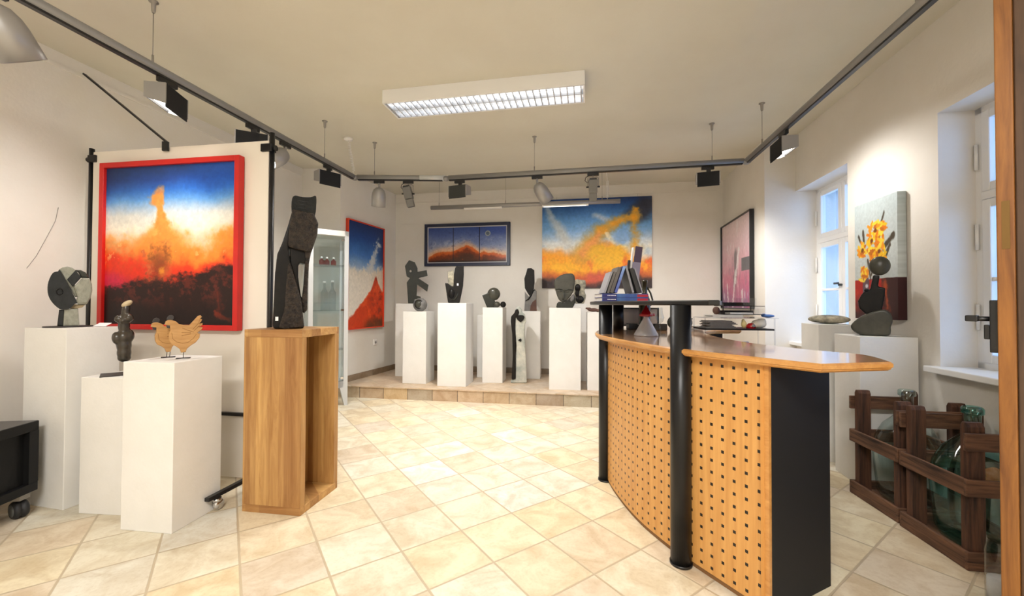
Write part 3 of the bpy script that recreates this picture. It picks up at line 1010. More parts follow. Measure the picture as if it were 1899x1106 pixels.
def painted(name, arr, w, h, parent, y=0.0, m=None, z0=0.0, side=None, depth=0.0, side_m=None):
    """Canvas: a painted sheet in the x,z plane at local y (front faces -y), with its own wrapped sides when depth > 0."""
    H, W = arr.shape[:2]
    X, Zz = np.meshgrid(np.linspace(-w / 2, w / 2, W), np.linspace(z0 + h, z0, H))
    co = np.stack([X, np.full_like(X, y), Zz], -1).reshape(-1, 3)
    idx = np.arange(H * W).reshape(H, W)
    q = np.stack([idx[1:, :-1], idx[1:, 1:], idx[:-1, 1:], idx[:-1, :-1]], -1).reshape(-1, 4)
    cols = np.clip(arr.reshape(-1, 3) / 255.0, 0, 1)
    verts, faces = co, q
    if depth > 0:
        ring = np.concatenate([idx[0, :], idx[1:, -1], idx[-1, -2::-1], idx[-2:0:-1, 0]])
        n0 = len(co)
        back = co[ring].copy(); back[:, 1] += depth
        verts = np.concatenate([co, back])
        sc = cols[ring] * 0.92 if side is None else np.tile(np.array(side) / 255.0, (len(ring), 1))
        cols = np.concatenate([cols, sc])
        k = np.arange(len(ring)); kn = (k + 1) % len(ring)
        sq = np.stack([ring[k], ring[kn], n0 + kn, n0 + k], -1)
        faces = np.concatenate([q, sq])
    me = bpy.data.meshes.new(name)
    me.from_pydata(verts.tolist(), [], faces.tolist())
    c = np.where(cols <= 0.04045, cols / 12.92, ((cols + 0.055) / 1.055) ** 2.4)
    at = me.color_attributes.new('paint', 'FLOAT_COLOR', 'POINT')
    at.data.foreach_set('color', np.concatenate([c, np.ones((len(c), 1))], 1).astype(np.float32).ravel())
    me.materials.append(m or M['paint'])
    o = bpy.data.objects.new(name, me)
    COL.objects.link(o)
    if parent is not None:
        o.parent = parent
    return o


def framed(name, label, center, dirv, w, h, z0, art, res, fw_, fd, fm, gap=0.004, cat='painting', group=None, inner=None, canvas_m=None):
    a = math.atan2(dirv[1], dirv[0])
    t = thing(name, label, cat, (center[0], center[1], z0), a, group)
    b = NB()
    box(b, -w / 2, -w / 2 + fw_, -fd, -gap, 0, h, 0.003); box(b, w / 2 - fw_, w / 2, -fd, -gap, 0, h, 0.003)
    box(b, -w / 2 + fw_, w / 2 - fw_, -fd, -gap, 0, fw_, 0.003); box(b, -w / 2 + fw_, w / 2 - fw_, -fd, -gap, h - fw_, h, 0.003)
    obj('frame', b, fm, t)
    iw, ih, iz = w - 2 * fw_, h - 2 * fw_, fw_
    if inner:
        lw, lm = inner
        b = NB()
        y0, y1 = -fd * 0.7, -gap
        box(b, -iw / 2, -iw / 2 + lw, y0, y1, iz, iz + ih); box(b, iw / 2 - lw, iw / 2, y0, y1, iz, iz + ih)
        box(b, -iw / 2 + lw, iw / 2 - lw, y0, y1, iz, iz + lw); box(b, -iw / 2 + lw, iw / 2 - lw, y0, y1, iz + ih - lw, iz + ih)
        obj('liner', b, lm, t, label='thin pale grey liner')
        iw -= 2 * lw; ih -= 2 * lw; iz += lw
    painted('canvas', art(*res), iw, ih, t, y=-fd * 0.55, z0=iz, depth=fd * 0.4, m=canvas_m)
    return t


# red framed eruption painting hangs on the mobile panel
PNa, PNb = Vector((-3.24, 3.124)), Vector((-1.716, 2.879))
PNd = (PNb - PNa).normalized()
PNn = Vector((PNd.y, -PNd.x))
pc = (Vector((-3.092, 3.05)) + Vector((-1.92, 2.862))) / 2
pc = PNa + PNd * (pc - PNa).dot(PNd) + PNn * 0.004
framed('painting', 'big red-framed painting of an orange eruption hanging on the white mobile panel', pc, PNd, 1.187, 1.24, 1.054, art_eruption, (400, 400), 0.038, 0.05, M['red_frame'], gap=0.0)

lwd = (BWL - JL).normalized()
a_, b_ = Vector((-2.317, 5.65)), Vector((-2.066, 6.505))
ln = Vector((lwd.y, -lwd.x))
framed('painting', 'tall painting of a red peak in a thin red frame, beside the glass cabinet', (a_ + b_) / 2 + ln * 0.004, lwd, 0.87, 1.555, 0.882, art_peak, (220, 380), 0.016, 0.045, M['red_frame2'], gap=0.0)

bn = Vector((BWd.y, -BWd.x))
pB = BWL + BWd * 1.236
framed('painting', 'wide navy-framed triptych of a brown mountain on the back wall', BWL + BWd * ((Vector((-0.735, 6.657)) - BWL).dot(BWd)) + bn * 0.004, BWd, 1.435, 0.695, 1.868, art_triptych, (400, 200), 0.05, 0.04, M['navy'], gap=0.0, inner=(0.014, M['liner']), canvas_m=M['paint_flat'])

ctr = BWL + BWd * ((Vector((1.292, 6.308)) - BWL).dot(BWd)) + bn * 0.004
t = thing('painting', 'large unframed painting of a blue sky over orange clouds on the back wall', 'painting', (ctr.x, ctr.y, 1.502), math.atan2(BWd.y, BWd.x))
painted('canvas', art_sunrise(400, 340), 1.655, 1.388, t, y=-0.03, depth=0.03, side=(30, 30, 40))
for x in (-0.6, 0.62):
    obj('hanging_wire', tube(NB(), [(x, -0.006, 1.36), (x, -0.006, 1.44)], 0.0015, 6), M['wire'], t)

pka, pkb = Vector((3.12, 6.1)), Vector((2.845, 4.80))
pkd = (PK - BWR).normalized()
pkn = Vector((pkd.y, -pkd.x))
ctr = (Vector((3.096, 5.955)) + Vector((2.842, 4.79))) / 2
ctr = BWR + pkd * (ctr - BWR).dot(pkd)
framed('painting', 'pink and mauve abstract painting in a thin black frame beside the windows', ctr + pkn * 0.004, pkd, 1.20, 1.185, 1.20, art_pink, (260, 260), 0.014, 0.05, M['black'], gap=0.0)

ctr = RW0 + RWdir * ((Vector((2.826, 3.10)) - RW0).dot(RWdir)) - O_ * 0.004
t = thing('painting', 'tall canvas of yellow flowers in a vase, between the two windows', 'painting', (ctr.x, ctr.y, 1.148), math.atan2(-RWdir.y, -RWdir.x))
fa = art_flowers(150, 270)
painted('canvas', fa, 0.475, 0.91, t, y=-0.055, depth=0.055)


# ------------------------------------------------------------------ pedestals
PED = {}
def pedestal(name, label, Fp, Lp, dep, h, z0=0.0, group='white display plinths', m=None):
    """Front edge from L (left) to F (right), depth dep away from the viewer."""
    Lp, Fp = Vector(Lp), Vector(Fp)
    w = (Fp - Lp).length
    d = (Fp - Lp).normalized()
    c = (Lp + Fp) / 2 + Vector((-d.y, d.x)) * dep / 2
    o = obj(name, bxm(-w / 2, w / 2, -dep / 2, dep / 2, 0, h - z0, 0.003), m or M['white'], loc=(c.x, c.y, z0), rotz=math.atan2(d.y, d.x))
    tag(o, label, 'plinth', group)
    return c, math.atan2(d.y, d.x)

PL = 'plinth'
cP1 = pedestal(PL, 'tall white plinth carrying the split round stone head', (-2.69, 2.473), (-3.043, 2.556), 0.28, 1.09)
cP2 = pedestal(PL, 'lowest white plinth, carrying the dark female torso', (-2.19, 2.409), (-2.561, 2.44), 0.25, 0.805)
cP3 = pedestal(PL, 'white plinth with two wooden hens on top', (-1.833, 2.226), (-2.150, 2.268), 0.315, 0.923)
cA = pedestal(PL, 'white plinth at the back corner under the angular bird-headed figure', (-1.405, 6.11), (-1.761, 6.192), 0.36, 1.252, ST)
cB = pedestal(PL, 'white plinth with a round grey stone ball on top', (-1.171, 5.593), (-1.504, 5.644), 0.34, 1.144, ST)
cC = pedestal(PL, 'tallest white plinth on the step, under the black blade-shaped sculpture', (-0.604, 5.405), (-0.993, 5.466), 0.385, 1.262, ST)
cD = pedestal(PL, 'empty low white plinth half hidden behind another on the step', (-0.22, 6.08), (-0.521, 6.135), 0.3, 1.088, ST)
cE = pedestal(PL, 'narrow cream white plinth under the dark disc and balls sculpture', (-0.128, 5.67), (-0.41, 5.71), 0.33, 1.201, ST)
cF = pedestal(PL, 'white plinth behind the embracing couple, under a black and grey bust', (0.415, 5.995), (0.06, 6.05), 0.2, 1.148, ST)
cG = pedestal(PL, 'white plinth under the stone face with closed lips', (0.878, 5.213), (0.479, 5.262), 0.33, 1.203, ST)
cH = pedestal(PL, 'white plinth under the rough rock carving behind the stone face', (1.065, 5.83), (0.76, 5.88), 0.22, 1.259, ST)
cI = pedestal(PL, 'white plinth behind the black column of the counter, with a small dark bird', (1.33, 5.17), (0.963, 5.223), 0.33, 1.15, ST)
cRB = pedestal(PL, 'white plinth by the far window with a flat stone on top', (2.74, 3.24), (2.47, 3.30), 0.29, 1.096)
cRF = pedestal(PL, 'white plinth between the windows under the dark seated figure', (2.735, 2.755), (2.40, 2.825), 0.31, 1.035)

# open wooden plinth: hollow, open to its right side
Lp, Fp = Vector((-1.615, 2.472)), Vector((-1.238, 2.416))
d = (Fp - Lp).normalized(); w = (Fp - Lp).length; dep = 0.385
c = (Lp + Fp) / 2 + Vector((-d.y, d.x)) * dep / 2
cW = (c, math.atan2(d.y, d.x))
t = thing('wooden_plinth', 'honey-coloured wooden plinth open at one side, under the tall dark sculpture', 'plinth', (c.x, c.y, 0), cW[1])
H_, th = 1.091, 0.045
obj('front_board', bxm(-w / 2, w / 2, -dep / 2, -dep / 2 + th, th, H_ - th, 0.002), M['frame_wood'], t)
b = NB()
box(b, -w / 2, w / 2, dep / 2 - th, dep / 2, th, H_ - th, 0.002)
obj('back_board', b, M['frame_wood'], t)
b = NB()
n = 6
for k in range(n):
    y0 = -dep / 2 + th + (dep - 2 * th) * k / n
    box(b, -w / 2, -w / 2 + (0.04 if k % 2 else 0.052), y0, y0 + (dep - 2 * th) / n, th, H_ - th)
obj('side_board', b, M['frame_wood'], t)
obj('top_board', bxm(-w / 2, w / 2, -dep / 2, dep / 2, H_ - th, H_, 0.002), M['frame_wood_x'], t)
obj('bottom_board', bxm(-w / 2, w / 2, -dep / 2, dep / 2, 0, th, 0.002), M['frame_wood_x'], t)


# ------------------------------------------------------------------ sculptures
def price_tag(parent, x, y, z, s=0.012, rot=0):
    obj('price_tag', bxm(x - s / 2, x + s / 2, y - 0.0012, y, z - s * 0.7, z + s * 0.7), M['card'], parent, label='small white price tag')


# split round head
s, c0 = 0.000443, (455, 985)
t = thing('head_sculpture', 'split round grey and black stone head on a tall plinth beside the panel', 'sculpture', (-2.875, 2.655, 1.09), 0.822, slim=0.681)
O = lambda p: outline(p, c0, s)
b = NB()
lathe(b, [(0.0, 0.0), (0.165, 0.0), (0.168, 0.004), (0.165, 0.008), (0, 0.008)], 32)
for v in b.verts:
    v.co.y *= 0.5
obj('base_plate', b, M['plate'], t)
up_ = 0.0
obj('neck', prism(NB(), O([(315, 730), (390, 730), (380, 966), (292, 962)]), -0.05, 0.05, 0.006), M['stone_char'], t, label='dark half of the neck')
obj('neck', prism(NB(), O([(388, 725), (590, 715), (612, 950), (600, 966), (378, 966)]), -0.055, 0.05, 0.006), M['stone_grey'], t, label='pale half of the neck')
obj('cheek', prism(NB(), O(smoothed([(215, 212), (290, 183), (330, 192), (560, 592), (540, 645), (470, 712), (400, 726), (320, 716), (230, 640), (172, 550), (150, 450), (160, 335)], 3)), -0.062, 0.055, 0.012), M['stone_char'], t, label='dark polished half')
obj('forehead', prism(NB(), O([(302, 152), (350, 120), (420, 105), (490, 118), (538, 150), (560, 240), (530, 400), (580, 540), (545, 548), (330, 190)]), -0.045, 0.05, 0.006), M['stone_grey'], t)
obj('eye_block', prism(NB(), O([(420, 292), (540, 155), (628, 255), (502, 396)]), -0.058, 0.0, 0.004), M['stone_char'], t)
obj('brow', prism(NB(), O([(540, 150), (620, 148), (690, 178), (752, 262), (628, 256), (585, 180)]), -0.05, 0.05, 0.006), M['stone_dark'], t)
obj('jaw', prism(NB(), O([(520, 402), (640, 265), (750, 264), (788, 350), (797, 450), (772, 560), (720, 652), (590, 656), (556, 600), (578, 540)]), -0.068, 0.05, 0.012), M['stone_grey'], t, label='pale chiselled half')
obj('chin', prism(NB(), O([(560, 655), (700, 655), (650, 700), (560, 718), (450, 715), (520, 640)]), -0.03, 0.05, 0.006), M['stone_tan'], t)
b = NB()
x, z = O([(318, 470)])[0]
ring = [(x + 0.019 * math.cos(a), -0.063, z + 0.019 * math.sin(a)) for a in np.linspace(0, 2 * PI, 22)]
tube(b, ring, 0.0045, 8)
obj('eye_ring', b, M['stone_black'], t)

o = obj('label_card', bxm(-0.05, 0.05, -0.022, 0.022, 0, 0.002, rot=Matrix.Rotation(0.5, 4, 'X')), M['card'], loc=(-2.70, 2.70, 1.103), rotz=-0.2)
tag(o, 'small white label card standing beside the split stone head', 'card')

# female torso on a rod
s, c0 = 0.000462, (250, 930)
t = thing('torso_sculpture', 'dark polished female torso on a thin rod between the white plinths', 'sculpture', (-2.43, 2.565, 0.805), 0.758, slim=0.726)
obj('base_plate', bxm(-0.14, 0.10, -0.10, 0.05, 0, 0.006), M['plate'], t)
b = NB()
tube(b, [(0.022, 0, 0.004), (0.022, 0, 0.10)], 0.004)
obj('rod', b, M['black'], t)
def pz(x, y):
    return ((x - c0[0]) * s, (c0[1] - y) * s + 0.072)
b = NB()
def e(x, y, rx, rz, ry, ang=0.0, dy=0.0):
    q = pz(x, y)
    ell(b, (q[0], dy, q[1]), (rx * s, ry * s, rz * s), Matrix.Rotation(ang, 4, 'Y'))
e(268, 230, 62, 130, 55, 0.15); e(262, 330, 75, 60, 60)
e(310, 330, 78, 58, 70, 0.15, -0.012); e(170, 340, 60, 48, 55, -0.3, -0.005); e(235, 365, 50, 38, 50, 0, -0.022)
e(250, 440, 88, 110, 70); e(250, 590, 120, 100, 90); e(325, 580, 75, 90, 78, 0.2); e(150, 600, 68, 85, 70, -0.2)
e(255, 700, 110, 120, 82); e(258, 800, 104, 110, 78); e(260, 870, 98, 60, 72)
o = obj('body', b, M['torso'], t, bake=(0.006, 6))
b = NB()
q = pz(285, 138)
ell(b, (q[0], -0.004, q[1]), (0.038, 0.026, 0.018), Matrix.Rotation(-0.42, 4, 'Y'))
obj('head_top', b, M['stone_tan'], t, label='unpolished tan patch on the head')

# hens
hen_o = [(845, 392), (862, 348), (895, 330), (935, 330), (1000, 355), (1035, 388), (1100, 402), (1175, 405), (1230, 350), (1290, 285), (1330, 274), (1352, 295), (1325, 322), (1352, 328), (1342, 360), (1312, 386), (1362, 382), (1357, 410), (1312, 432), (1364, 438), (1350, 470), (1292, 512), (1326, 532), (1320, 580), (1270, 640), (1200, 682), (1152, 720), (1132, 766), (1070, 770), (1050, 720), (1000, 682), (942, 655), (910, 600), (905, 520), (925, 470), (918, 425), (885, 405)]
hen_s = hen_o[:8] + [(1210, 425), (1240, 470), (1250, 530), (1230, 600), (1190, 660), (1152, 700), (1132, 766)] + hen_o[28:]
def hen(label, loc, rz, two_legs, sc=1.0, out=None):
    s, c0 = 0.000435 * sc, (1100, 855)
    t = thing('wooden_hen', label, 'figurine', loc, math.atan2(-loc[0], loc[1]) + rz, 'wooden hens', slim=0.78)
    O = lambda p: outline(p, c0, s)
    obj('body', prism(NB(), O(out or hen_o), -0.018, 0.018, 0.006), M['hen'], t)
    obj('comb', prism(NB(), O(smoothed([(872, 322), (890, 282), (930, 266), (965, 285), (962, 322), (940, 334), (900, 338)], 3)), -0.012, 0.012, 0.003), M['plate'], t)
    obj('wattle', prism(NB(), O([(868, 398), (922, 402), (916, 442), (882, 436)]), -0.019, 0.019, 0.002), M['plate'], t)
    w = NB()
    for line in ([(945, 500), (960, 580), (1010, 625), (1090, 645), (1160, 638), (1200, 610)], [(1080, 440), (1150, 470), (1200, 485)], [(1075, 500), (1150, 505), (1200, 508)], [(1075, 545), (1150, 530), (1200, 524)]) + (() if out else ([(1225, 465), (1290, 395), (1325, 330)], [(1245, 480), (1300, 425), (1340, 385)], [(1200, 610), (1230, 590), (1275, 530)], [(1200, 485), (1240, 500)])):
        tube(w, [(p[0], -0.0175, p[1]) for p in O(line)], 0.0014, 6)
    obj('carved_wing', w, mat('carved_groove', rgb(136, 92, 40), 0.7) if 'carved_groove' not in bpy.data.materials else bpy.data.materials['carved_groove'], t)
    xs = (0.0,) if not two_legs else (-0.008, 0.010)
    for x in xs:
        lg = NB()
        tube(lg, [(x, 0, 0.004), (x + 0.002, 0, (855 - 765) * s)], 0.0022, 8)
        obj('leg', lg, M['plate'], t)
    ft = NB()
    for a in (0.1, 2.6, 3.14 + 0.3, -0.5):
        tube(ft, [(0, 0, 0.004), (0.045 * math.cos(a), 0.03 * math.sin(a), 0.003)], 0.0028, 6)
    obj('foot', ft, M['plate'], t)
    return t
hen('carved wooden hen with raised tail, standing in front of the tailless one', (-1.926, 2.402, 0.923), 0.0, False)
hen('carved wooden hen without raised tail, half hidden behind the other hen', (-2.048, 2.442, 0.923), 0.12, True, 0.93, hen_s)

# tall dark sculpture on the wooden plinth
s, c0 = 0.00094, (430, 985)
t = thing('abstract_sculpture', 'tall black chiselled standing figure on the wooden plinth', 'sculpture', (-1.395, 2.62, 1.091), 0.489, slim=0.883)
O = lambda p: outline(p, c0, s)
obj('cap', prism(NB(), O(smoothed([(410, 195), (408, 120), (430, 97), (475, 102), (535, 96), (560, 83), (572, 92), (572, 150), (560, 208), (480, 196)], 3)), -0.075, 0.07, 0.012), M['stone_cap'], t)
g = NB()
for y, x0, x1 in ((125, 411, 570), (148, 411, 571), (172, 412, 568)):
    p = O([(x0, y), ((x0 + x1) / 2, y + 6), (x1, y + 2)])
    tube(g, [(p[0][0], -0.072, p[0][1]), (p[1][0], -0.0755, p[1][1]), (p[2][0], -0.072, p[2][1])], 0.0018, 6)
obj('groove', g, M['black'], t)
b = NB()
prism(b, O([(412, 190), (555, 205), (588, 270), (582, 350), (548, 455), (520, 470), (385, 440), (390, 330)]), -0.09, 0.08)
rb = obj('torso', b, M['stone_rough'], t, bake=(0.007, 4))
b = NB()
prism(b, O([(408, 200), (428, 215), (398, 330), (390, 445), (410, 620), (470, 800), (495, 960), (498, 984), (300, 984), (290, 965), (302, 620), (314, 495), (345, 420), (385, 290)]), -0.07, 0.075)
obj('leg', b, M['stone_black'], t, bake=(0.007, 3), label='broad polished black leg')
b = NB()
prism(b, O([(386, 560), (400, 545), (430, 640), (478, 800), (500, 975), (380, 982), (330, 978), (366, 860), (375, 700)]), -0.095, -0.05)
obj('rough_panel', b, M['stone_rough'], t, bake=(0.007, 3), label='rough brown chiselled panel')
b = NB()
prism(b, O([(392, 440), (400, 436), (515, 455), (512, 540), (490, 548), (462, 540), (455, 560), (455, 640), (475, 770), (505, 800), (520, 850), (500, 885), (470, 865), (425, 640), (400, 550)]), -0.045, 0.06)
obj('arm', b, M['stone_black'], t, bake=(0.006, 2), label='polished black arm')
b = NB()
prism(b, O([(500, 450), (545, 450), (528, 540), (520, 720), (520, 860), (500, 880), (480, 790), (492, 690), (500, 540)]), -0.07, 0.03)
obj('arm', b, M['stone_rough'], t, bake=(0.006, 2), label='rough thin arm')
price_tag(t, *[(O([(318, 918)])[0][0]), -0.073, O([(318, 918)])[0][1]], 0.018)

# angular bird-headed figure
s, c0 = 0.000885, (250, 852)
t = thing('bird_figure', 'angular dark slab figure with a pierced eye and two arms on the corner plinth', 'sculpture', (-1.56, 6.27, 1.252), 0.244, slim=0.970)
o1 = outline([(225, 103), (325, 138), (372, 238), (374, 302), (532, 268), (550, 366), (415, 398), (388, 412), (567, 526), (546, 642), (370, 518), (360, 712), (430, 732), (432, 772), (330, 775), (300, 850), (215, 850), (188, 490), (243, 410), (184, 378), (154, 205)], c0, s)
hx, hz = outline([(252, 290)], c0, s)[0]
hole = [(hx + 0.017 * math.cos(a), hz + 0.021 * math.sin(a)) for a in np.linspace(0, -2 * PI, 17)[:-1]]
obj('body', prism(NB(), [o1, hole], -0.045, 0.045, 0.004), M['stone_dark'], t)

# ball on its plinth
t = thing('ball_sculpture', 'round grey stone ball with a dark face set into it', 'sculpture', (-1.29, 5.75, 1.144), 0.221, slim=0.976)
b = NB(); ell(b, (0, 0, 0.092), (0.1, 0.085, 0.095)); 
bmesh.ops.bisect_plane(b, geom=b.verts[:] + b.edges[:] + b.faces[:], plane_co=(0, 0, 0.0), plane_no=(0, 0, -1), clear_outer=True)
obj('body', b, M['stone_mid'], t, smooth=True)
b = NB(); ell(b, (-0.022, -0.055, 0.100), (0.047, 0.04, 0.055)); obj('face', b, M['stone_green'], t)
b = NB()
tube(b, [(-0.022 + 0.052 * math.cos(a), -0.074 + 0.006 * abs(math.cos(a)), 0.100 + 0.06 * math.sin(a)) for a in np.linspace(0, 2 * PI, 26)], 0.006, 8)
obj('rim', b, M['stone_black'], t)

# blade sculpture
s, c0 = 0.000668, (300, 892)
t = thing('blade_sculpture', 'black polished blade with a nested egg and a rough grey flank', 'sculpture', (-0.80, 5.62, 1.262), 0.141, slim=0.990)
O = lambda p: outline(p, c0, s)
b = NB(); prism(b, O([(292, 560), (300, 300), (322, 180), (348, 138), (500, 122), (503, 300), (490, 540), (455, 730), (420, 890), (185, 890), (158, 740), (120, 485), (182, 490), (240, 540)]), -0.055, 0.06)
obj('body', b, M['stone_black'], t, bake=(0.006, 3))
obj('flank', prism(NB(), O([(172, 248), (300, 215), (304, 520), (262, 560), (180, 495)]), -0.03, 0.045, 0.004), M['stone_rock'], t, label='rough grey flank')
b = NB(); q = O([(250, 700)])[0]; ell(b, (q[0], -0.05, q[1]), (0.045, 0.035, 0.068)); obj('egg', b, M['stone_black'], t)
b = NB(); tube(b, [(p[0], -0.06, p[1]) for p in O([(255, 830), (310, 820), (360, 760), (390, 680)])], [0.004, 0.011, 0.011, 0.003], 8); obj('ridge', b, M['stone_dark'], t)
b = NB(); tube(b, [(p[0], -0.0555, p[1]) for p in O([(388, 180), (384, 420)])], 0.003, 6); obj('groove', b, M['black'], t)
q = O([(378, 514)])[0]; price_tag(t, q[0], -0.057, q[1], 0.022)

# disc and balls
s, c0 = 0.000695, (1030, 992)
t = thing('disc_sculpture', 'dark stone disc with two small balls on the narrow plinth', 'sculpture', (-0.245, 5.84, 1.201), 0.042, slim=0.999)
O = lambda p: outline(p, c0, s)
obj('wedge', prism(NB(), O([(770, 745), (880, 697), (960, 700), (1090, 990), (868, 990)]), -0.04, 0.04, 0.006), M['stone_dark'], t)
b = NB(); q = O([(1008, 716)])[0]; ell(b, (q[0], -0.01, q[1]), (0.092, 0.05, 0.092)); obj('disc', b, M['stone_green'], t)
b = NB(); q = O([(1068, 930)])[0]; ell(b, (q[0], -0.045, q[1]), (0.05, 0.038, 0.043)); obj('ball', b, M['stone_green'], t)
b = NB(); q = O([(1200, 930)])[0]; ell(b, (q[0], -0.035, q[1]), (0.042, 0.042, 0.043)); obj('ball', b, M['stone_black'], t)

# black and grey bust
s, c0 = 0.000725, (445, 968)
t = thing('bust_sculpture', 'slim faceless black and grey stone bust behind the embracing couple', 'sculpture', (0.275, 6.12, 1.148), -0.045, slim=0.999)
O = lambda p: outline(p, c0, s)
b = NB(); prism(b, O([(380, 92), (460, 85), (525, 130), (532, 380), (515, 530), (432, 660), (390, 600), (330, 500), (318, 300), (358, 180)]), -0.055, 0.055)
obj('head', b, M['stone_black'], t, bake=(0.006, 3))
obj('shoulder', prism(NB(), O([(330, 560), (345, 590), (430, 690), (500, 545), (535, 518), (570, 560), (575, 966), (320, 966), (335, 740)]), -0.045, 0.05, 0.006), M['stone_mid'], t, label='grey body')
b = NB(); tube(b, [(p[0], -0.047, p[1]) for p in O([(345, 760), (400, 730), (450, 660), (500, 560), (540, 525)])], [0.006, 0.012, 0.012, 0.009, 0.005], 8); obj('collar', b, M['stone_black'], t)
obj('patch', prism(NB(), O([(438, 966), (448, 860), (490, 780), (562, 722), (577, 966)]), -0.049, -0.044, 0.001), M['stone_brown'], t, label='brown patch')

# embracing couple on the step
s, c0 = 0.001092, (225, 1048)
t = thing('couple_sculpture', 'slender black and pale stone couple embracing, standing on the step', 'sculpture', (0.098, 5.70, ST), -0.017, slim=1.000)
O = lambda p: outline(p, c0, s)
b = NB(); prism(b, O([(165, 160), (182, 112), (214, 106), (230, 150), (214, 192), (184, 215), (176, 350), (194, 560), (188, 700), (186, 992), (135, 1000), (148, 700), (140, 420), (120, 265), (126, 200)]), -0.05, 0.03)
obj('figure', b, M['stone_black'], t, bake=(0.009, 3), label='black figure')
b = NB(); prism(b, O([(185, 95), (230, 70), (262, 110), (266, 152), (300, 172), (320, 270), (302, 292), (296, 430), (315, 700), (330, 1035), (318, 1046), (125, 1046), (122, 1022), (185, 985), (192, 700), (190, 560), (178, 350), (180, 200)]), -0.035, 0.06)
obj('figure', b, M['stone_light'], t, bake=(0.009, 3), label='pale veined figure')
b = NB(); prism(b, O(smoothed([(190, 218), (220, 186), (286, 190), (292, 228), (245, 272)], 3)), -0.05, -0.02, 0.006); obj('head', b, M['stone_black'], t)
b = NB(); prism(b, O(smoothed([(216, 502), (245, 480), (260, 500), (250, 524), (240, 518)], 3)), -0.045, -0.025, 0.004); obj('hand', b, M['stone_black'], t)

# stone face
s, c0 = 0.000632, (1220, 892)
t = thing('face_sculpture', 'olive stone face with a high forehead, long nose and closed lips', 'sculpture', (0.70, 5.40, 1.203), -0.129, slim=0.992)
O = lambda p: outline(p, c0, s)
b = NB(); prism(b, O(smoothed([(1000, 330), (1060, 255), (1180, 195), (1330, 175), (1395, 200), (1425, 280), (1418, 420), (1390, 560), (1300, 690), (1205, 782), (1150, 772), (1090, 720), (1040, 600), (1008, 470), (990, 400)], 2)), -0.06, 0.07)
obj('head', b, M['stone_green'], t, bake=(0.007, 6))
b = NB(); prism(b, O([(1090, 760), (1050, 800), (1035, 890), (1380, 890), (1440, 770), (1436, 650), (1390, 600), (1300, 700), (1200, 790)]), -0.05, 0.06)
obj('neck', b, M['stone_dark'], t, bake=(0.007, 4))
def nose_bm():
    b = NB()
    pts = [(p[0], -0.062 - q, p[1]) for p, q in zip(O([(1195, 520), (1192, 600), (1188, 680), (1186, 712)]), (0.0, 0.012, 0.022, 0.012))]
    tube(b, pts, [0.013, 0.015, 0.018, 0.013], 10)
    return b
obj('nose', nose_bm(), M['stone_green'], t)
for ex, ey in ((1110, 550), (1268, 552)):
    b = NB(); q = O([(ex, ey)])[0]; ell(b, (q[0], -0.06, q[1]), (0.026, 0.01, 0.014)); obj('eye', b, M['stone_green'], t)
b = NB()
for line in ([(1020, 510), (1090, 500), (1165, 520)], [(1225, 525), (1300, 510), (1385, 525)]):
    tube(b, [(p[0], -0.06, p[1]) for p in O(line)], [0.004, 0.009, 0.004], 8)
obj('brow', b, M['stone_dark'], t)
b = NB(); q = O([(1190, 745)])[0]; ell(b, (q[0], -0.06, q[1]), (0.022, 0.014, 0.009)); obj('mouth', b, M['stone_green'], t)
b = NB(); q = O([(1372, 690)])[0]; ell(b, (q[0], -0.052, q[1]), (0.024, 0.016, 0.046), Matrix.Rotation(0.4, 4, 'Y')); obj('hand', b, M['stone_mid'], t)

# rough rock with a dark figure
s, c0 = 0.000695, (1545, 808)
t = thing('rock_sculpture', 'rough pale rock with a dark polished figure emerging, behind the stone face', 'sculpture', (0.985, 5.94, 1.259), -0.164, slim=0.987)
O = lambda p: outline(p, c0, s)
b = NB(); prism(b, O([(1425, 330), (1480, 295), (1560, 310), (1660, 320), (1672, 420), (1640, 540), (1675, 640), (1650, 760), (1625, 806), (1450, 806), (1420, 640), (1410, 520), (1420, 420)]), -0.05, 0.06)
obj('rock', b, M['stone_rock'], t, bake=(0.007, 4))
b = NB(); q = O([(1500, 480)])[0]; ell(b, (q[0], -0.05, q[1]), (0.042, 0.03, 0.06)); q = O([(1490, 590)])[0]; ell(b, (q[0], -0.05, q[1]), (0.03, 0.026, 0.06)); q = O([(1545, 720)])[0]; ell(b, (q[0], -0.048, q[1]), (0.062, 0.03, 0.055))
obj('figure', b, M['stone_black'], t, bake=(0.006, 3), label='dark polished figure')

# small dark bird on plinth I
b = NB()
ell(b, (0, 0, 0.028), (0.07, 0.03, 0.024)); ell(b, (-0.055, 0, 0.042), (0.028, 0.02, 0.02)); ell(b, (-0.085, 0, 0.05), (0.02, 0.01, 0.012)); ell(b, (0.06, 0, 0.02), (0.03, 0.03, 0.02))
o = obj('bird_sculpture', b, M['stone_brown'], bake=(0.005, 3), loc=(1.055, 5.30, 1.15))
tag(o, 'small dark bird-like carving on the plinth behind the counter column', 'sculpture')

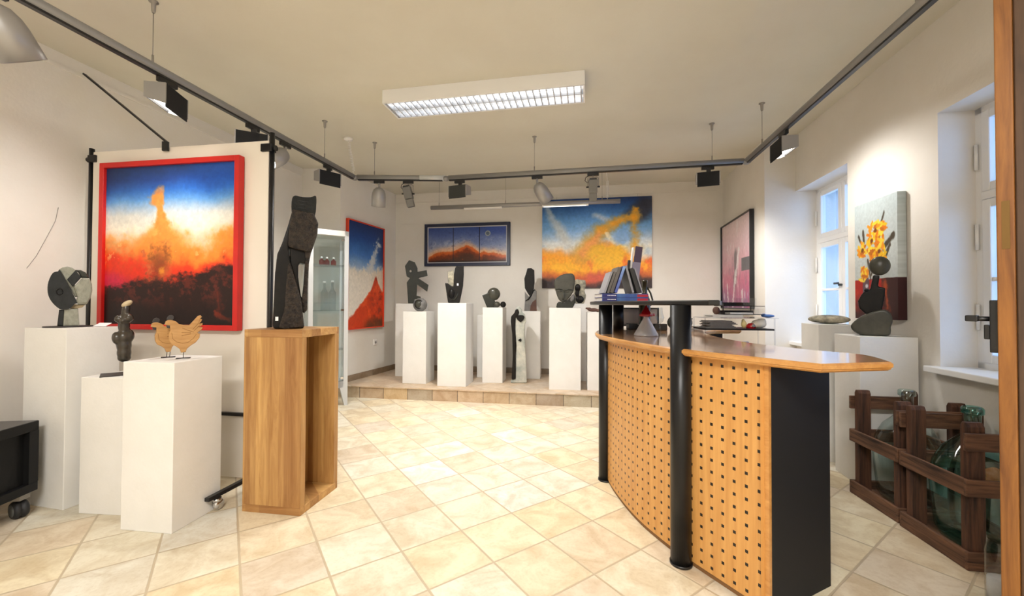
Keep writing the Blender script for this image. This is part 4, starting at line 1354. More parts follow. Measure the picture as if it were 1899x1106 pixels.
# seated figure by the windows
s, c0 = 0.00064, (370, 985)
t = thing('seated_figure', 'dark olive stone seated figure with a flat disc head before the flower painting', 'sculpture', (2.585, 2.93, 1.035), -0.723, slim=0.750)
O = lambda p: outline(p, c0, s)
b = NB(); prism(b, O(smoothed([(115, 882), (150, 835), (230, 775), (330, 728), (470, 690), (550, 718), (584, 790), (575, 850), (562, 880), (555, 968), (430, 985), (250, 982), (180, 960), (130, 922)], 2)), -0.06, 0.075)
obj('hips', b, M['stone_green'], t, bake=(0.007, 7))
b = NB(); prism(b, O([(340, 470), (375, 310), (450, 320), (430, 440), (510, 455), (500, 560), (470, 700), (290, 745), (214, 680), (200, 600), (240, 530), (275, 490)]), -0.05, 0.06)
obj('torso', b, M['stone_black'], t, bake=(0.006, 6))
b = NB(); q = O([(448, 212)])[0]
lathe(b, [(0, -0.062), (0.062, -0.062), (0.076, -0.05), (0.078, -0.03), (0.06, 0.03), (0.03, 0.05), (0, 0.055)], 36, (q[0], -0.005, q[1]), (0, 1, 0))
for v in b.verts:
    v.co.z = q[1] + (v.co.z - q[1]) * 0.86
obj('head', b, M['stone_green'], t, smooth=True)
b = NB(); q = O([(300, 480)])[0]; ell(b, (q[0], -0.045, q[1]), (0.02, 0.016, 0.012)); obj('breast', b, M['stone_black'], t)

# flat stone by the far window
b = NB(); ell(b, (0, 0, 0.038), (0.145, 0.085, 0.037))
o = obj('stone', b, M['stone_rock'], bake=(0.008, 2), loc=(2.64, 3.41, 1.096), rotz=-0.7)
tag(o, 'flat lens-shaped grey stone on the plinth by the far window', 'stone')

# ------------------------------------------------------------------ mobile panel
t = thing('display_panel', 'white mobile display panel on black poles behind the red-framed painting', 'panel', (PNa.x, PNa.y, 0), math.atan2(PNd.y, PNd.x))
WP = (PNb - PNa).length
obj('board', bxm(0.02, WP - 0.015, 0.004, 0.035, 0.012, 2.405, 0.002), M['creamy'], t)
for x in (-0.005, WP + 0.006):
    b = NB(); tube(b, [(x, 0.012, 0.105), (x, 0.012, 2.435 if x < 0.5 else 2.46)], 0.017, 14); obj('pole', b, M['black'], t)
    k = NB(); sg = 1 if x < 0.5 else -1
    box(k, x - 0.01 if sg > 0 else x - 0.075, x + 0.06 if sg > 0 else x + 0.012, -0.012, 0.04, 2.325, 2.38, 0.004)
    tube(k, [(x - sg * 0.014, 0.012, 2.35), (x - sg * 0.032, 0.012, 2.35)], [0.012, 0.02], 12)
    obj('clamp', k, M['black'], t)
    f_ = NB(); box(f_, x - 0.016, x + 0.016, -0.47, 0.30 if x > 0.5 else 0.05, 0.082, 0.105, 0.003); obj('foot', f_, M['black'], t)
    for y in (-0.40, 0.26 if x > 0.5 else 0.02):
        w_ = NB()
        lathe(w_, [(0.0, -0.014), (0.026, -0.014), (0.033, -0.009), (0.033, 0.009), (0.026, 0.014), (0, 0.014)], 18, (x + 0.0, y + 0.012, 0.034), (1, 0, 0))
        lathe(w_, [(0.024, 0.0), (0.024, 0.02)], 14, (x, y, 0.055))
        obj('castor', w_, M['chrome'], t)
obj('crossbar', bxm(0.0, WP, -0.020, 0.002, 0.452, 0.474), M['black'], t)

# brace from the picture rail to the panel
b = NB()
A0, A1 = Vector((-3.265, 3.09, 2.99)), Vector((-2.561, 3.012, 2.44))
dv = (A1 - A0).normalized(); sx = dv.cross(Z).normalized()
rot = Matrix((( dv.x, sx.x, sx.cross(dv).x, A0.x), (dv.y, sx.y, sx.cross(dv).y, A0.y), (dv.z, sx.z, sx.cross(dv).z, A0.z), (0, 0, 0, 1)))
box(b, 0, (A1 - A0).length, -0.011, 0.011, -0.006, 0.006, 0, 0, rot)
t = thing('brace_bar', 'thin black brace bar slanting from the wall down to the top of the panel', 'bar', (-2.561, 3.012, 2.37))
for v in b.verts:
    v.co -= Vector(t.location)
obj('bar', b, M['black'], t)
obj('clip', bxm(-0.022, 0.022, -0.020, -0.002, 0.0, 0.07, 0.003), M['black'], t)

# ------------------------------------------------------------------ glass cabinet
FR = Vector((-2.02, 5.05)); fdv = Vector((0.8, 0.6)); wC, dC, hC = 0.45, 0.34, 2.14
FLc = FR - fdv * wC
t = thing('glass_cabinet', 'pale grey glass display cabinet behind the wooden plinth', 'cabinet', (FLc.x, FLc.y, 0), math.atan2(0.6, 0.8))
st = 0.05
b = NB()
for x0 in (0, wC - st):
    box(b, x0, x0 + st, 0, 0.028, 0.30, hC, 0.002)
box(b, st, wC - st, 0, 0.028, 0.22, 0.30, 0.002); box(b, 0, wC, 0, 0.028, 0.22, 0.30)
obj('front_frame', b, M['grey'], t)
obj('top', bxm(0, wC, 0, dC, hC - 0.065, hC, 0.003), M['plastic_white'], t)
obj('bottom', bxm(0, wC, 0.028, dC, 0.22, 0.30, 0.003), M['grey'], t)
obj('back_panel', bxm(0.0, wC, dC - 0.012, dC, 0.30, hC - 0.065), M['cab_glass'], t)
for x0 in (0.004, wC - 0.008):
    obj('side_panel', bxm(x0, x0 + 0.004, 0.03, dC - 0.014, 0.30, hC - 0.065), M['cab_glass'], t)
obj('rear_post', bxm(0.0, 0.03, dC - 0.045, dC - 0.013, 0.30, hC - 0.065), M['grey'], t)
obj('rear_post', bxm(wC - 0.03, wC - 0.0, dC - 0.045, dC - 0.013, 0.30, hC - 0.065), M['plastic_white'], t)
dd = obj('door', bxm(0.054, wC - 0.054, 0.004, 0.009, 0.31, hC - 0.075), M['cab_glass'], t)
for zz in (hC - 0.11, 1.17, 0.34):
    obj('hinge', bxm(wC - 0.085, wC - 0.05, -0.004, 0.016, zz - 0.014, zz + 0.014, 0.002), M['chrome'], dd)
for zz in (1.722, 1.164, 0.683):
    obj('shelf', bxm(0.01, wC - 0.01, 0.03, dC - 0.015, zz - 0.007, zz), M['cab_glass'], t)
for x0, dx in ((0.0, 1), (wC, -1)):
    b = NB()
    prism(b, [(x0, 0.22), (x0 + dx * 0.09, 0.22), (x0 + dx * 0.035, 0.0), (x0, 0.0)], 0.0, 0.05)
    obj('foot', b, M['grey'], t)
ang = math.atan2(0.6, 0.8)
def in_cab(x, y):
    n2 = Vector((-0.6, 0.8))
    q = FLc + fdv * x + n2 * y
    return q
for k, (x, y, lab) in enumerate(((0.17, 0.15, 'small pink bottle on the upper cabinet shelf, nearest the dark sculpture'), (0.235, 0.17, 'small pink bottle on the upper cabinet shelf, in the middle of three'), (0.31, 0.16, 'small pink bottle on the upper cabinet shelf, nearest the cabinet door hinge'))):
    q = in_cab(x, y)
    tt = thing('perfume_bottle', lab, 'bottle', (q.x, q.y, 1.722), 0, 'pink bottles in the cabinet')
    b = NB(); lathe(b, [(0, 0.0), (0.026, 0.0), (0.03, 0.01), (0.03, 0.055), (0.012, 0.068), (0.010, 0.08), (0, 0.08)], 18)
    obj('body', b, M['pink_glass'], tt)
    b = NB(); ell(b, (0, 0, 0.09), (0.015, 0.015, 0.015)); obj('stopper', b, M['plastic_white'], tt)
for k, (x, y, hh, lab) in enumerate(((0.30, 0.16, 0.37, 'tall clear glass bottle on the middle cabinet shelf, nearest the door'), (0.215, 0.19, 0.36, 'tall clear glass bottle standing behind the other on the middle cabinet shelf'))):
    q = in_cab(x, y)
    tt = thing('glass_bottle', lab, 'bottle', (q.x, q.y, 1.164), 0, 'clear bottles in the cabinet')
    b = NB(); lathe(b, [(0, 0.0), (0.042, 0.0), (0.044, 0.01), (0.044, 0.22), (0.014, 0.27), (0.013, hh - 0.02), (0, hh - 0.02)], 20)
    obj('body', b, M['clear'], tt)
    b = NB(); lathe(b, [(0, 0), (0.017, 0), (0.017, 0.022), (0, 0.022)], 14, (0, 0, hh - 0.022)); obj('stopper', b, M['plastic_white'], tt)

# socket on the angled wall
p = Vector((-2.118, 6.329))
t = thing('power_socket', 'white wall socket below the red peak painting', 'socket', (p.x + ln.x * 0.001, p.y + ln.y * 0.001, 0.61), math.atan2(lwd.y, lwd.x))
obj('cover', bxm(-0.04, 0.04, -0.014, 0, 0.0, 0.085, 0.004), M['plastic_white'], t)
b = NB(); lathe(b, [(0, 0), (0.021, 0), (0.021, 0.003), (0, 0.003)], 20, (0.0, -0.013, 0.042), (0, -1, 0)); obj('outlet', b, M['socket_dark'], t)

# ------------------------------------------------------------------ ceiling luminaire
a_, b_ = Vector((-1.124, 3.496)), Vector((0.563, 3.18))
d = (b_ - a_).normalized(); Lw = (b_ - a_).length; dp = 0.30
t = thing('ceiling_lamp', 'long white fluorescent louvre lamp on the ceiling', 'lamp', (a_.x, a_.y, HC), math.atan2(d.y, d.x))
b = NB()
zb = -0.115
box(b, 0, Lw, 0, 0.012, zb, 0); box(b, 0, Lw, dp - 0.012, dp, zb, 0)
box(b, 0, 0.012, 0.012, dp - 0.012, zb, 0); box(b, Lw - 0.012, Lw, 0.012, dp - 0.012, zb, 0)
box(b, 0.012, Lw - 0.012, 0.012, dp - 0.012, -0.012, -0.001)
obj('housing', b, M['white2'], t)
lv = NB()
n = 31
for k in range(n):
    x = 0.03 + (Lw - 0.06) * k / (n - 1)
    for y0, y1 in ((0.016, dp / 2 - 0.006), (dp / 2 + 0.006, dp - 0.016)):
        box(lv, x - 0.004, x + 0.004, y0, y1, zb + 0.002, zb + 0.042)
for y in (0.014, dp / 2, dp - 0.014):
    box(lv, 0.012, Lw - 0.012, y - 0.004, y + 0.004, zb + 0.001, zb + 0.044)
obj('louvre', lv, M['louvre'], t)
for y in (0.085, dp - 0.085):
    b = NB(); tube(b, [(0.03, y, -0.045), (Lw - 0.03, y, -0.045)], 0.013, 10); obj('tube', b, M['tube'], t)

def area(name, loc, target, size, power, color, sy=None, spread=None):
    l = bpy.data.lights.new(name, 'AREA')
    l.shape = 'RECTANGLE' if sy else 'SQUARE'
    l.size = size
    if sy: l.size_y = sy
    l.energy = power; l.color = color
    if spread: l.spread = spread
    o = bpy.data.objects.new(name, l); COL.objects.link(o)
    o.location = loc
    v = (Vector(target) - Vector(loc)).normalized()
    q = v.to_track_quat('-Z', 'Y')
    o.rotation_euler = q.to_euler()
    return o

WARM = (1.0, 0.975, 0.94)
cl = (a_ + b_) / 2 + Vector((-d.y, d.x)) * dp / 2
lo_ = area('fluorescent_light', (cl.x, cl.y, HC - 0.117), (cl.x, cl.y, 0), Lw - 0.06, 29, WARM, 0.27, spread=2.0)
lo_.rotation_euler = (0, 0, math.atan2(d.y, d.x))
# unseen lamp added at ceiling level behind the camera, brightening foreground and upper walls
lb = area('rear_fill_light', (-0.6, -1.0, HC - 0.08), (-0.6, -1.0, 0), 1.6, 140, WARM, 0.5, spread=PI)

# ------------------------------------------------------------------ light track
ZT = 2.69
T = [Vector((-2.55, 0.6)), Vector((-1.80, 4.64)), Vector((-0.76, 4.66)), Vector((2.336, 4.06)), Vector((1.66, 0.35))]
T[0] = Vector((-1.80, 4.64)) + (Vector((-2.292, 1.951)) - Vector((-1.80, 4.64))) * 1.35
T[4] = Vector((2.336, 4.06)) + (Vector((1.958, 1.964)) - Vector((2.336, 4.06))) * 1.35
t = thing('light_track', 'grey lighting track hung on thin wires round three sides of the ceiling', 'track', (T[2].x, T[2].y, ZT))
org = Vector((T[2].x, T[2].y, ZT))
def P3(v, z):
    return Vector((v.x, v.y, z)) - org
for a, b2 in zip(T, T[1:]):
    m_ = NB(); dd_ = (b2 - a).normalized()
    tube(m_, [P3(a + dd_ * 0.03, ZT), P3(b2 - dd_ * 0.03, ZT)], 0.028, 14)
    rl = obj('rail', m_, M['alu'], t)
    m_ = NB()
    L_ = (b2 - a).length
    rot = Matrix.Translation(P3(a, ZT)) @ Matrix.Rotation(math.atan2(dd_.y, dd_.x), 4, 'Z')
    box(m_, 0.04, L_ - 0.04, -0.014, 0.014, -0.036, -0.018, 0, 0, rot)
    obj('contact_slot', m_, M['black'], rl)
for q in T[1:4]:
    m_ = NB(); ell(m_, P3(q, ZT - 0.006), (0.042, 0.042, 0.03)); obj('joint', m_, M['alu'], t)
m_ = NB(); dd_ = (T[3] - T[2]).normalized()
q = T[2]; e0 = (T[2] - T[1]).normalized()
tube(m_, [P3(q - e0 * 0.30, ZT), P3(q - e0 * 0.005, ZT)], 0.031, 14); obj('joint_sleeve', m_, M['grey'], t)
wires = [(-2.196, 2.471), (-1.895, 4.10), (-1.575, 4.645), (0.24, 4.46), (2.02, 4.12), (2.27, 3.70), (1.955, 1.96)]
for x, y in wires:
    m_ = NB()
    tube(m_, [P3(Vector((x, y)), ZT + 0.02), P3(Vector((x, y)), HC - 0.05)], 0.0022, 6)
    tube(m_, [P3(Vector((x, y)), ZT + 0.024), P3(Vector((x, y)), ZT + 0.07)], 0.006, 8)
    wr = obj('suspension_wire', m_, M['wire'], t)
    m_ = NB(); lathe(m_, [(0.008, -0.07), (0.011, -0.06), (0.013, -0.008), (0.026, -0.004), (0.026, 0.0)], 12, P3(Vector((x, y)), HC)); obj('ceiling_cup', m_, M['wire'], wr)
def coil(a, b_, r, n, rad):
    a, b_ = Vector(a), Vector(b_)
    u, v, dd_ = frame_axes(b_ - a)
    L_ = (b_ - a).length
    pts = [a]
    for k in range(n * 9 + 1):
        f = k / (n * 9)
        an = f * n * 2 * PI
        pts.append(a + dd_ * (L_ * (0.08 + 0.84 * f)) + (u * math.cos(an) + v * math.sin(an)) * r)
    pts.append(b_)
    return tube(NB(), pts, rad, 5)
obj('power_cable', coil(P3(Vector((-1.83, 4.53)), HC - 0.02), P3(Vector((-1.79, 4.60)), ZT + 0.02), 0.014, 18, 0.003), M['plastic_white'], t)
m_ = NB(); lathe(m_, [(0.02, -0.025), (0.045, -0.018), (0.05, 0.0)], 20, P3(Vector((-1.83, 4.53)), HC)); obj('ceiling_rose', m_, M['plastic_white'], t)

# suspended linear lamp in front of the back wall
A0, A1 = Vector((-1.182, 5.93)), Vector((1.454, 5.49))
ZL = 2.645
d = (A1 - A0).normalized(); LL = (A1 - A0).length
t = thing('linear_lamp', 'slim silver linear lamp hanging in front of the back wall paintings', 'lamp', (A0.x, A0.y, ZL), math.atan2(d.y, d.x))
m_ = NB(); tube(m_, [(0, 0, 0), (LL, 0, 0)], 0.03, 14); obj('profile', m_, M['silver'], t)
for x0_, x1_ in ((0.5, 1.05), (1.62, 2.25)):
    obj('louvre', bxm(x0_, x1_, -0.026, 0.026, -0.042, -0.022), M['plastic_white'], t)
m_ = NB(); box(m_, 1.64, 2.22, -0.02, 0.02, -0.0435, -0.0425); obj('light_strip', m_, M['lamp_on_dim'], t)
for x in (0.12, 1.1, LL - 0.24):
    m_ = NB(); tube(m_, [(x, 0, 0.02), (x, 0, HC - ZL)], 0.002, 6); tube(m_, [(x, 0, 0.02), (x, 0, 0.07)], 0.005, 8); obj('suspension_wire', m_, M['wire'], t)
m_ = coil((LL - 0.17, 0, 0.30), (LL - 0.17, 0, 0.03), 0.016, 16, 0.004); tube(m_, [(LL - 0.17, 0, 0.30), (LL - 0.19, 0, HC - ZL)], 0.004, 6); obj('power_cable', m_, M['plastic_white'], t)


# ------------------------------------------------------------------ spotlights
def on_track(i, y=None, x=None):
    a, b_ = T[i], T[i + 1]
    f = (y - a.y) / (b_.y - a.y) if y is not None else (x - a.x) / (b_.x - a.x)
    return a + (b_ - a) * f
GR = 'track spotlights'
def adapter(t, rz):
    rot = Matrix.Rotation(rz, 4, 'Z')
    b = NB(); box(b, -0.06, 0.06, -0.013, 0.013, -0.068, -0.0361, 0.003, 0, rot); obj('adapter', b, M['black'], t)

def bell(label, p, rz, aim, power=0, lit=False, r=0.075, length=0.20, target=None):
    t = thing('spotlight', label, 'spotlight', (p.x, p.y, ZT), 0, GR)
    adapter(t, rz)
    b = NB(); tube(b, [(0, 0, -0.066), (0, 0, -0.115)], 0.013, 10); obj('stem', b, M['silver'], t)
    ax = Vector(aim).normalized()
    c = Vector((0, 0, -0.125)) - ax * 0.012
    prof = [(0.0, 0.0), (r * 0.45, 0.008), (r * 0.75, 0.03), (r * 0.94, 0.07), (r, 0.11), (r, length), (r * 0.93, length), (r * 0.9, length - 0.02), (r * 0.5, length - 0.07), (0, length - 0.085)]
    b = NB(); lathe(b, prof, 26, c, ax, caps=False); obj('housing', b, M['silver'], t)
    b = NB(); lathe(b, [(0, 0), (r * 0.86, 0), (r * 0.86, 0.003), (0, 0.003)], 22, c + ax * (length - 0.022), ax); obj('lamp_glass', b, M['lamp_on'] if lit else M['ceramic'], t)
    if power:
        spot(t, c + ax * (length + 0.004), ax, power)
    return t

def spot(t, loc, ax, power, size=1.5, blend=0.7):
    l = bpy.data.lights.new('spot_beam', 'SPOT')
    l.energy = power; l.color = WARM; l.spot_size = size; l.spot_blend = blend; l.shadow_soft_size = 0.05
    o = bpy.data.objects.new('spot_beam', l); COL.objects.link(o)
    base = t.matrix_basis.to_translation() if t.location.length else Vector(t.location)
    w = Vector(t.location) + Matrix.Rotation(t.rotation_euler.z, 3, 'Z') @ Vector(loc)
    o.location = w
    v = (Matrix.Rotation(t.rotation_euler.z, 3, 'Z') @ Vector(ax)).normalized()
    o.rotation_euler = v.to_track_quat('-Z', 'Y').to_euler()

def flood(label, p, rz, track_rz, power=0, tilt=0.35, lit=True, w=0.22, size=2.3, dark=True):
    """Box floodlight; local +y is the way it faces (tilted down)."""
    t = thing('floodlight', label, 'spotlight', (p.x, p.y, ZT), rz, GR)
    adapter(t, track_rz - rz)
    b = NB(); box(b, -0.012, 0.028, -0.012, 0.012, -0.115, -0.06, 0.003); obj('stem', b, M['black'], t)
    top, hh, dp = -0.105, 0.145, 0.115
    b = NB()
    box(b, -w / 2 + 0.004, w / 2 - 0.004, -dp / 2, -dp / 2 + 0.005, top - hh, top)
    box(b, -w / 2 + 0.004, w / 2 - 0.004, dp / 2 - 0.005, dp / 2, top - hh * 0.62, top)
    box(b, -w / 2 + 0.004, w / 2 - 0.004, -dp / 2 + 0.005, dp / 2 - 0.005, top - 0.006, top)
    obj('housing', b, M['black_matt'] if dark else M['gunmetal'], t)
    for sx_ in (-1, 1):
        b = NB()
        vs_ = []
        for x in (sx_ * w / 2 - 0.004, sx_ * w / 2 + 0.004):
            vs_.append([b.verts.new((x, y, z)) for y, z in ((-dp / 2 - 0.001, top + 0.001), (dp / 2 + 0.001, top + 0.001), (dp / 2 + 0.001, top - hh * 0.64), (-dp / 2 - 0.001, top - hh * 0.86))])
        b.faces.new(vs_[0]); b.faces.new(vs_[1][::-1])
        for k in range(4):
            b.faces.new((vs_[0][k], vs_[1][k], vs_[1][(k + 1) % 4], vs_[0][(k + 1) % 4]))
        obj('end_plate', b, M['silver'], t)
    b = NB()
    q_ = [(-dp / 2 + 0.006, top - hh * 0.80), (dp / 2 - 0.006, top - hh * 0.52), (dp / 2 - 0.006, top - hh * 0.50), (-dp / 2 + 0.006, top - hh * 0.78)]
    A_ = [b.verts.new((-w / 2 + 0.006, y, z)) for y, z in q_]; B_ = [b.verts.new((w / 2 - 0.006, y, z)) for y, z in q_]
    b.faces.new(A_); b.faces.new(B_[::-1])
    for k in range(4):
        b.faces.new((A_[k], B_[k], B_[(k + 1) % 4], A_[(k + 1) % 4]))
    obj('lamp_glass', b, M['lamp_on'] if lit else M['ceramic'], t)
    if power:
        ax = Vector((0, math.sin(tilt), -math.cos(tilt)))
        spot(t, Vector((0, 0.035, top - hh - 0.012)), ax, power, size, 0.85)
    return t

la = math.atan2(T[1].y - T[0].y, T[1].x - T[0].x)
ra = math.atan2(T[3].y - T[4].y, T[3].x - T[4].x)
ba = math.atan2(T[3].y - T[2].y, T[3].x - T[2].x)

bell('large silver cylinder spotlight nearest the camera at the end of the track', on_track(0, y=1.79), la, (0.10, 0.55, -0.83), 0, False, 0.082, 0.23)
flood('silver-ended floodlight shining at the wall left of the mobile panel', on_track(0, y=2.56), 1.75, la, 24, 0.5, True)
flood('black floodlight above the top edge of the mobile panel', on_track(0, y=3.22), 0.5, la, 14, 0.25, False)
bell('silver bell spotlight glowing beside the black pole of the panel', on_track(0, y=3.57), la, (-0.28, -0.75, -0.6), 12, True, 0.078, 0.22)
flood('black floodlight hanging above the tall dark sculpture', on_track(0, y=4.16), 0.86, la, 40, 0.4, True)
bell('silver bell spotlight first after the track corner, pointing down', on_track(1, x=-1.52), 0, (-0.12, 0.25, -0.95), 0, False, 0.078, 0.22)
bell('silver bell spotlight aimed sideways above the gap between the back wall paintings', on_track(2, x=0.27), ba, (0.55, 0.35, -0.75), 0, False, 0.078, 0.23)
flood('dark grey floodlight above the navy-framed triptych', on_track(2, x=-0.60), -0.38, ba, 65, 0.5, True, dark=False)
flood('black floodlight above the counter near the right bend of the track', on_track(2, x=1.98), -0.36, ba, 60, 0.5, True, w=0.21)
flood('silver-ended floodlight shining at the wall between the windows', on_track(3, y=3.30), -1.76, ra, 20, 0.5, True, size=2.95)

def projector(label, p, rz, track_rz, tilt, roll):
    t = thing('projector_spotlight', label, 'spotlight', (p.x, p.y, ZT), rz, GR)
    adapter(t, track_rz - rz)
    b = NB()
    tube(b, [(-0.055, 0, -0.19), (-0.055, 0, -0.09), (-0.04, 0, -0.08), (0.04, 0, -0.08), (0.055, 0, -0.09), (0.055, 0, -0.19)], 0.004, 8)
    tube(b, [(0, 0, -0.06), (0, 0, -0.085)], 0.008, 8)
    obj('bracket', b, M['wire'], t)
    R = Matrix.Translation((0, 0, -0.185)) @ Matrix.Rotation(roll, 4, 'Y') @ Matrix.Rotation(tilt, 4, 'X')
    b = NB(); box(b, -0.045, 0.045, -0.04, 0.04, -0.06, 0.075, 0.004, 0, R); obj('housing', b, M['alu_dark'], t)
    b = NB(); box(b, -0.038, 0.038, -0.034, 0.034, 0.072, 0.09, 0.004, 0, R); obj('cap', b, M['black'], t)
    b = NB(); box(b, -0.040, 0.040, -0.036, 0.036, -0.15, -0.064, 0.004, 0, R); obj('snout', b, M['alu_dark'], t)
    b = NB()
    for sx_ in (-1, 1):
        tube(b, [(sx_ * 0.045, 0, -0.185), (sx_ * 0.072, 0, -0.185)], 0.009, 8)
    obj('knob', b, M['black'], t)
    b = NB(); tube(b, [(-0.03, 0.0, -0.06), (-0.075, 0.01, -0.075), (-0.085, 0.01, -0.11), (-0.06, 0.01, -0.135), (-0.03, 0.0, -0.12)], 0.004, 6); obj('cable', b, M['black'], t)
    return t
projector('grey box projector spotlight tilted in its bracket, second after the track corner', on_track(1, x=-1.19), 0, 0, 0.1, -0.22)
pj = projector('grey box projector spotlight hanging straight before the large sky painting', on_track(2, x=0.86), ba, ba, 0.25, 0.0)
spot(pj, Vector((0.0, 0.06, -0.345)), Vector((0.05, 0.85, -0.20)), 26, 1.1, 0.9)

# ------------------------------------------------------------------ reception counter
HT = 1.04
cz = 1.006
outer = [(1.109, 1.466), (0.98, 1.66), (0.856, 1.852), (0.755, 2.08), (0.68, 2.35), (0.63, 2.60), (0.603, 2.85), (0.63, 3.10), (0.71, 3.35), (0.85, 3.55), (1.05, 3.68), (1.4, 3.76), (1.95, 3.78)]
inner = [(1.95, 3.48), (1.80, 3.46), (1.64, 3.36), (1.52, 3.2), (1.43, 3.0), (1.37, 2.76), (1.338, 2.55), (1.332, 2.30), (1.375, 2.07), (1.43, 1.91), (1.51, 1.75), (1.42, 1.525)]
t = thing('reception_counter', 'curved beech reception counter with black columns and a raised black shelf', 'counter', (1.0, 2.5, 0))
CO = Vector((1.0, 2.5))
def dense(pts, k=6):
    out = []
    P = [Vector(q) for q in pts]
    for i in range(len(P) - 1):
        p0 = P[max(i - 1, 0)]; p1 = P[i]; p2 = P[i + 1]; p3 = P[min(i + 2, len(P) - 1)]
        for j in range(k):
            u = j / k
            out.append(0.5 * ((2 * p1) + (-p0 + p2) * u + (2 * p0 - 5 * p1 + 4 * p2 - p3) * u * u + (-p0 + 3 * p1 - 3 * p2 + p3) * u ** 3))
    out.append(P[-1])
    return out
do, di = dense(outer, 5), dense(inner, 5)
def slab(name, pts, z0, z1, m, parent, edge_m=None, step=None):
    """Horizontal slab from a plan outline with a moulded edge."""
    bm = NB()
    n = len(pts)
    P = [Vector(q) - CO for q in pts]
    cen = sum(P, Vector((0, 0))) / n
    area2 = sum(P[i].x * P[(i + 1) % n].y - P[(i + 1) % n].x * P[i].y for i in range(n))
    sg = 1 if area2 > 0 else -1
    nr = []
    for i in range(n):
        d_ = ((P[(i + 1) % n] - P[i]).normalized() + (P[i] - P[i - 1]).normalized()).normalized()
        e_ = (P[(i + 1) % n] - P[i]).normalized()
        nr.append(Vector((d_.y, -d_.x)) * sg / max(0.45, d_.dot(e_)))
    prof = step or [(0, z0), (0, z1)]
    rings = [[bm.verts.new((P[i].x + nr[i].x * off, P[i].y + nr[i].y * off, z)) for i in range(n)] for off, z in prof]
    for a, b_ in zip(rings, rings[1:]):
        for i in range(n):
            f = bm.faces.new((a[i], a[(i + 1) % n], b_[(i + 1) % n], b_[i])); f.material_index = 1 if edge_m else 0
    for rng, zz in ((rings[0], 0), (rings[-1], 1)):
        tri = tessellate_polygon([[Vector((v.co.x, v.co.y, 0)) for v in rng]])
        for q in tri:
            try:
                bm.faces.new([rng[k] for k in q])
            except ValueError:
                pass
    return obj(name, bm, [m, edge_m] if edge_m else m, parent)
slab('worktop', do + di, cz, HT, M['worktop'], t, M['beech_edge'], step=[(-0.014, cz), (-0.006, cz + 0.006), (-0.004, cz + 0.012), (0.0, cz + 0.014), (0.0, cz + 0.027), (-0.008, HT)])
# front panels
fp = [(1.035, 1.652), (0.955, 1.805), (0.862, 1.985), (0.795, 2.14), (0.728, 2.36), (0.69, 2.62), (0.678, 2.90), (0.71, 3.13), (0.79, 3.36), (0.93, 3.52)]
def panel(name, pts, z0, z1, m, th, parent, u0=0.0):
    bm = NB()
    uv = bm.loops.layers.uv.new('m')
    P = [Vector(q) - CO for q in pts]
    s = [u0]
    for a, b_ in zip(P, P[1:]):
        s.append(s[-1] + (b_ - a).length)
    nr = []
    for i in range(len(P)):
        d_ = (P[min(i + 1, len(P) - 1)] - P[max(i - 1, 0)]).normalized()
        nr.append(Vector((d_.y, -d_.x)))
    A = [(bm.verts.new((p.x, p.y, z0)), bm.verts.new((p.x, p.y, z1))) for p in P]
    B = [(bm.verts.new((p.x + n_.x * th, p.y + n_.y * th, z0)), bm.verts.new((p.x + n_.x * th, p.y + n_.y * th, z1))) for p, n_ in zip(P, nr)]
    for i in range(len(P) - 1):
        f = bm.faces.new((A[i][0], A[i + 1][0], A[i + 1][1], A[i][1]))
        for l, (u, v) in zip(f.loops, ((s[i], 0), (s[i + 1], 0), (s[i + 1], z1 - z0), (s[i], z1 - z0))):
            l[uv].uv = (u, v)
        f = bm.faces.new((B[i][0], B[i][1], B[i + 1][1], B[i + 1][0]))
        for l in f.loops: l[uv].uv = (0.0, 0.0)
        for X in (0, 1):
            f = bm.faces.new((A[i][X], B[i][X], B[i + 1][X], A[i + 1][X]))
            for l in f.loops: l[uv].uv = (0.0, 0.0)
    for i in (0, len(P) - 1):
        f = bm.faces.new((A[i][0], A[i][1], B[i][1], B[i][0]))
        for l in f.loops: l[uv].uv = (0.0, 0.0)
    return obj(name, bm, m, parent)
dfp = dense(fp, 6)
# the straight panel to the right of the middle column, the curved one to its left
i0 = 13
e_dir = (dfp[1] - dfp[0]).normalized()
panel('front_panel', [dfp[0] + e_dir * 0.024] + dfp[1:i0 + 1], 0.022, cz, M['beech'], 0.018, t, 0.0)
panel('front_panel', dfp[i0:], 0.022, cz, M['beech'], 0.018, t, 0.03)
panel('edge_strip', [dfp[0], dfp[0] + e_dir * 0.022], 0.0, cz, M['beech_edge'], 0.022, t)
panel('plinth_strip', [q + Vector((0.006, 0.0)) for q in dfp[1:]], 0.0, 0.0215, mat('worn_base', rgb(120, 84, 48), 0.6), 0.018, t)
# black end panel and inner side
sd = Vector((0.39, 0.188))
e0 = Vector((1.04, 1.655)); e1 = Vector((1.425, 1.84))
b = NB()
dd_ = (e1 - e0).normalized(); nn_ = Vector((-dd_.y, dd_.x))
for pts_ in ([e0, e1, e1 + nn_ * 0.02, e0 + nn_ * 0.02],):
    lo = [b.verts.new((q.x - CO.x, q.y - CO.y, 0.0)) for q in pts_]; hi = [b.verts.new((q.x - CO.x, q.y - CO.y, cz)) for q in pts_]
    b.faces.new(lo[::-1]); b.faces.new(hi)
    for i in range(4):
        b.faces.new((lo[i], lo[(i + 1) % 4], hi[(i + 1) % 4], hi[i]))
obj('end_panel', b, M['black_matt'], t, label='black end panel')
panel('inner_panel', [Vector((1.41, 1.86)), Vector((1.31, 2.1)), Vector((1.27, 2.35)), Vector((1.28, 2.6)), Vector((1.32, 2.85)), Vector((1.42, 3.15)), Vector((1.6, 3.42)), Vector((1.8, 3.5))], 0.0, cz, M['black_matt'], -0.018, t)
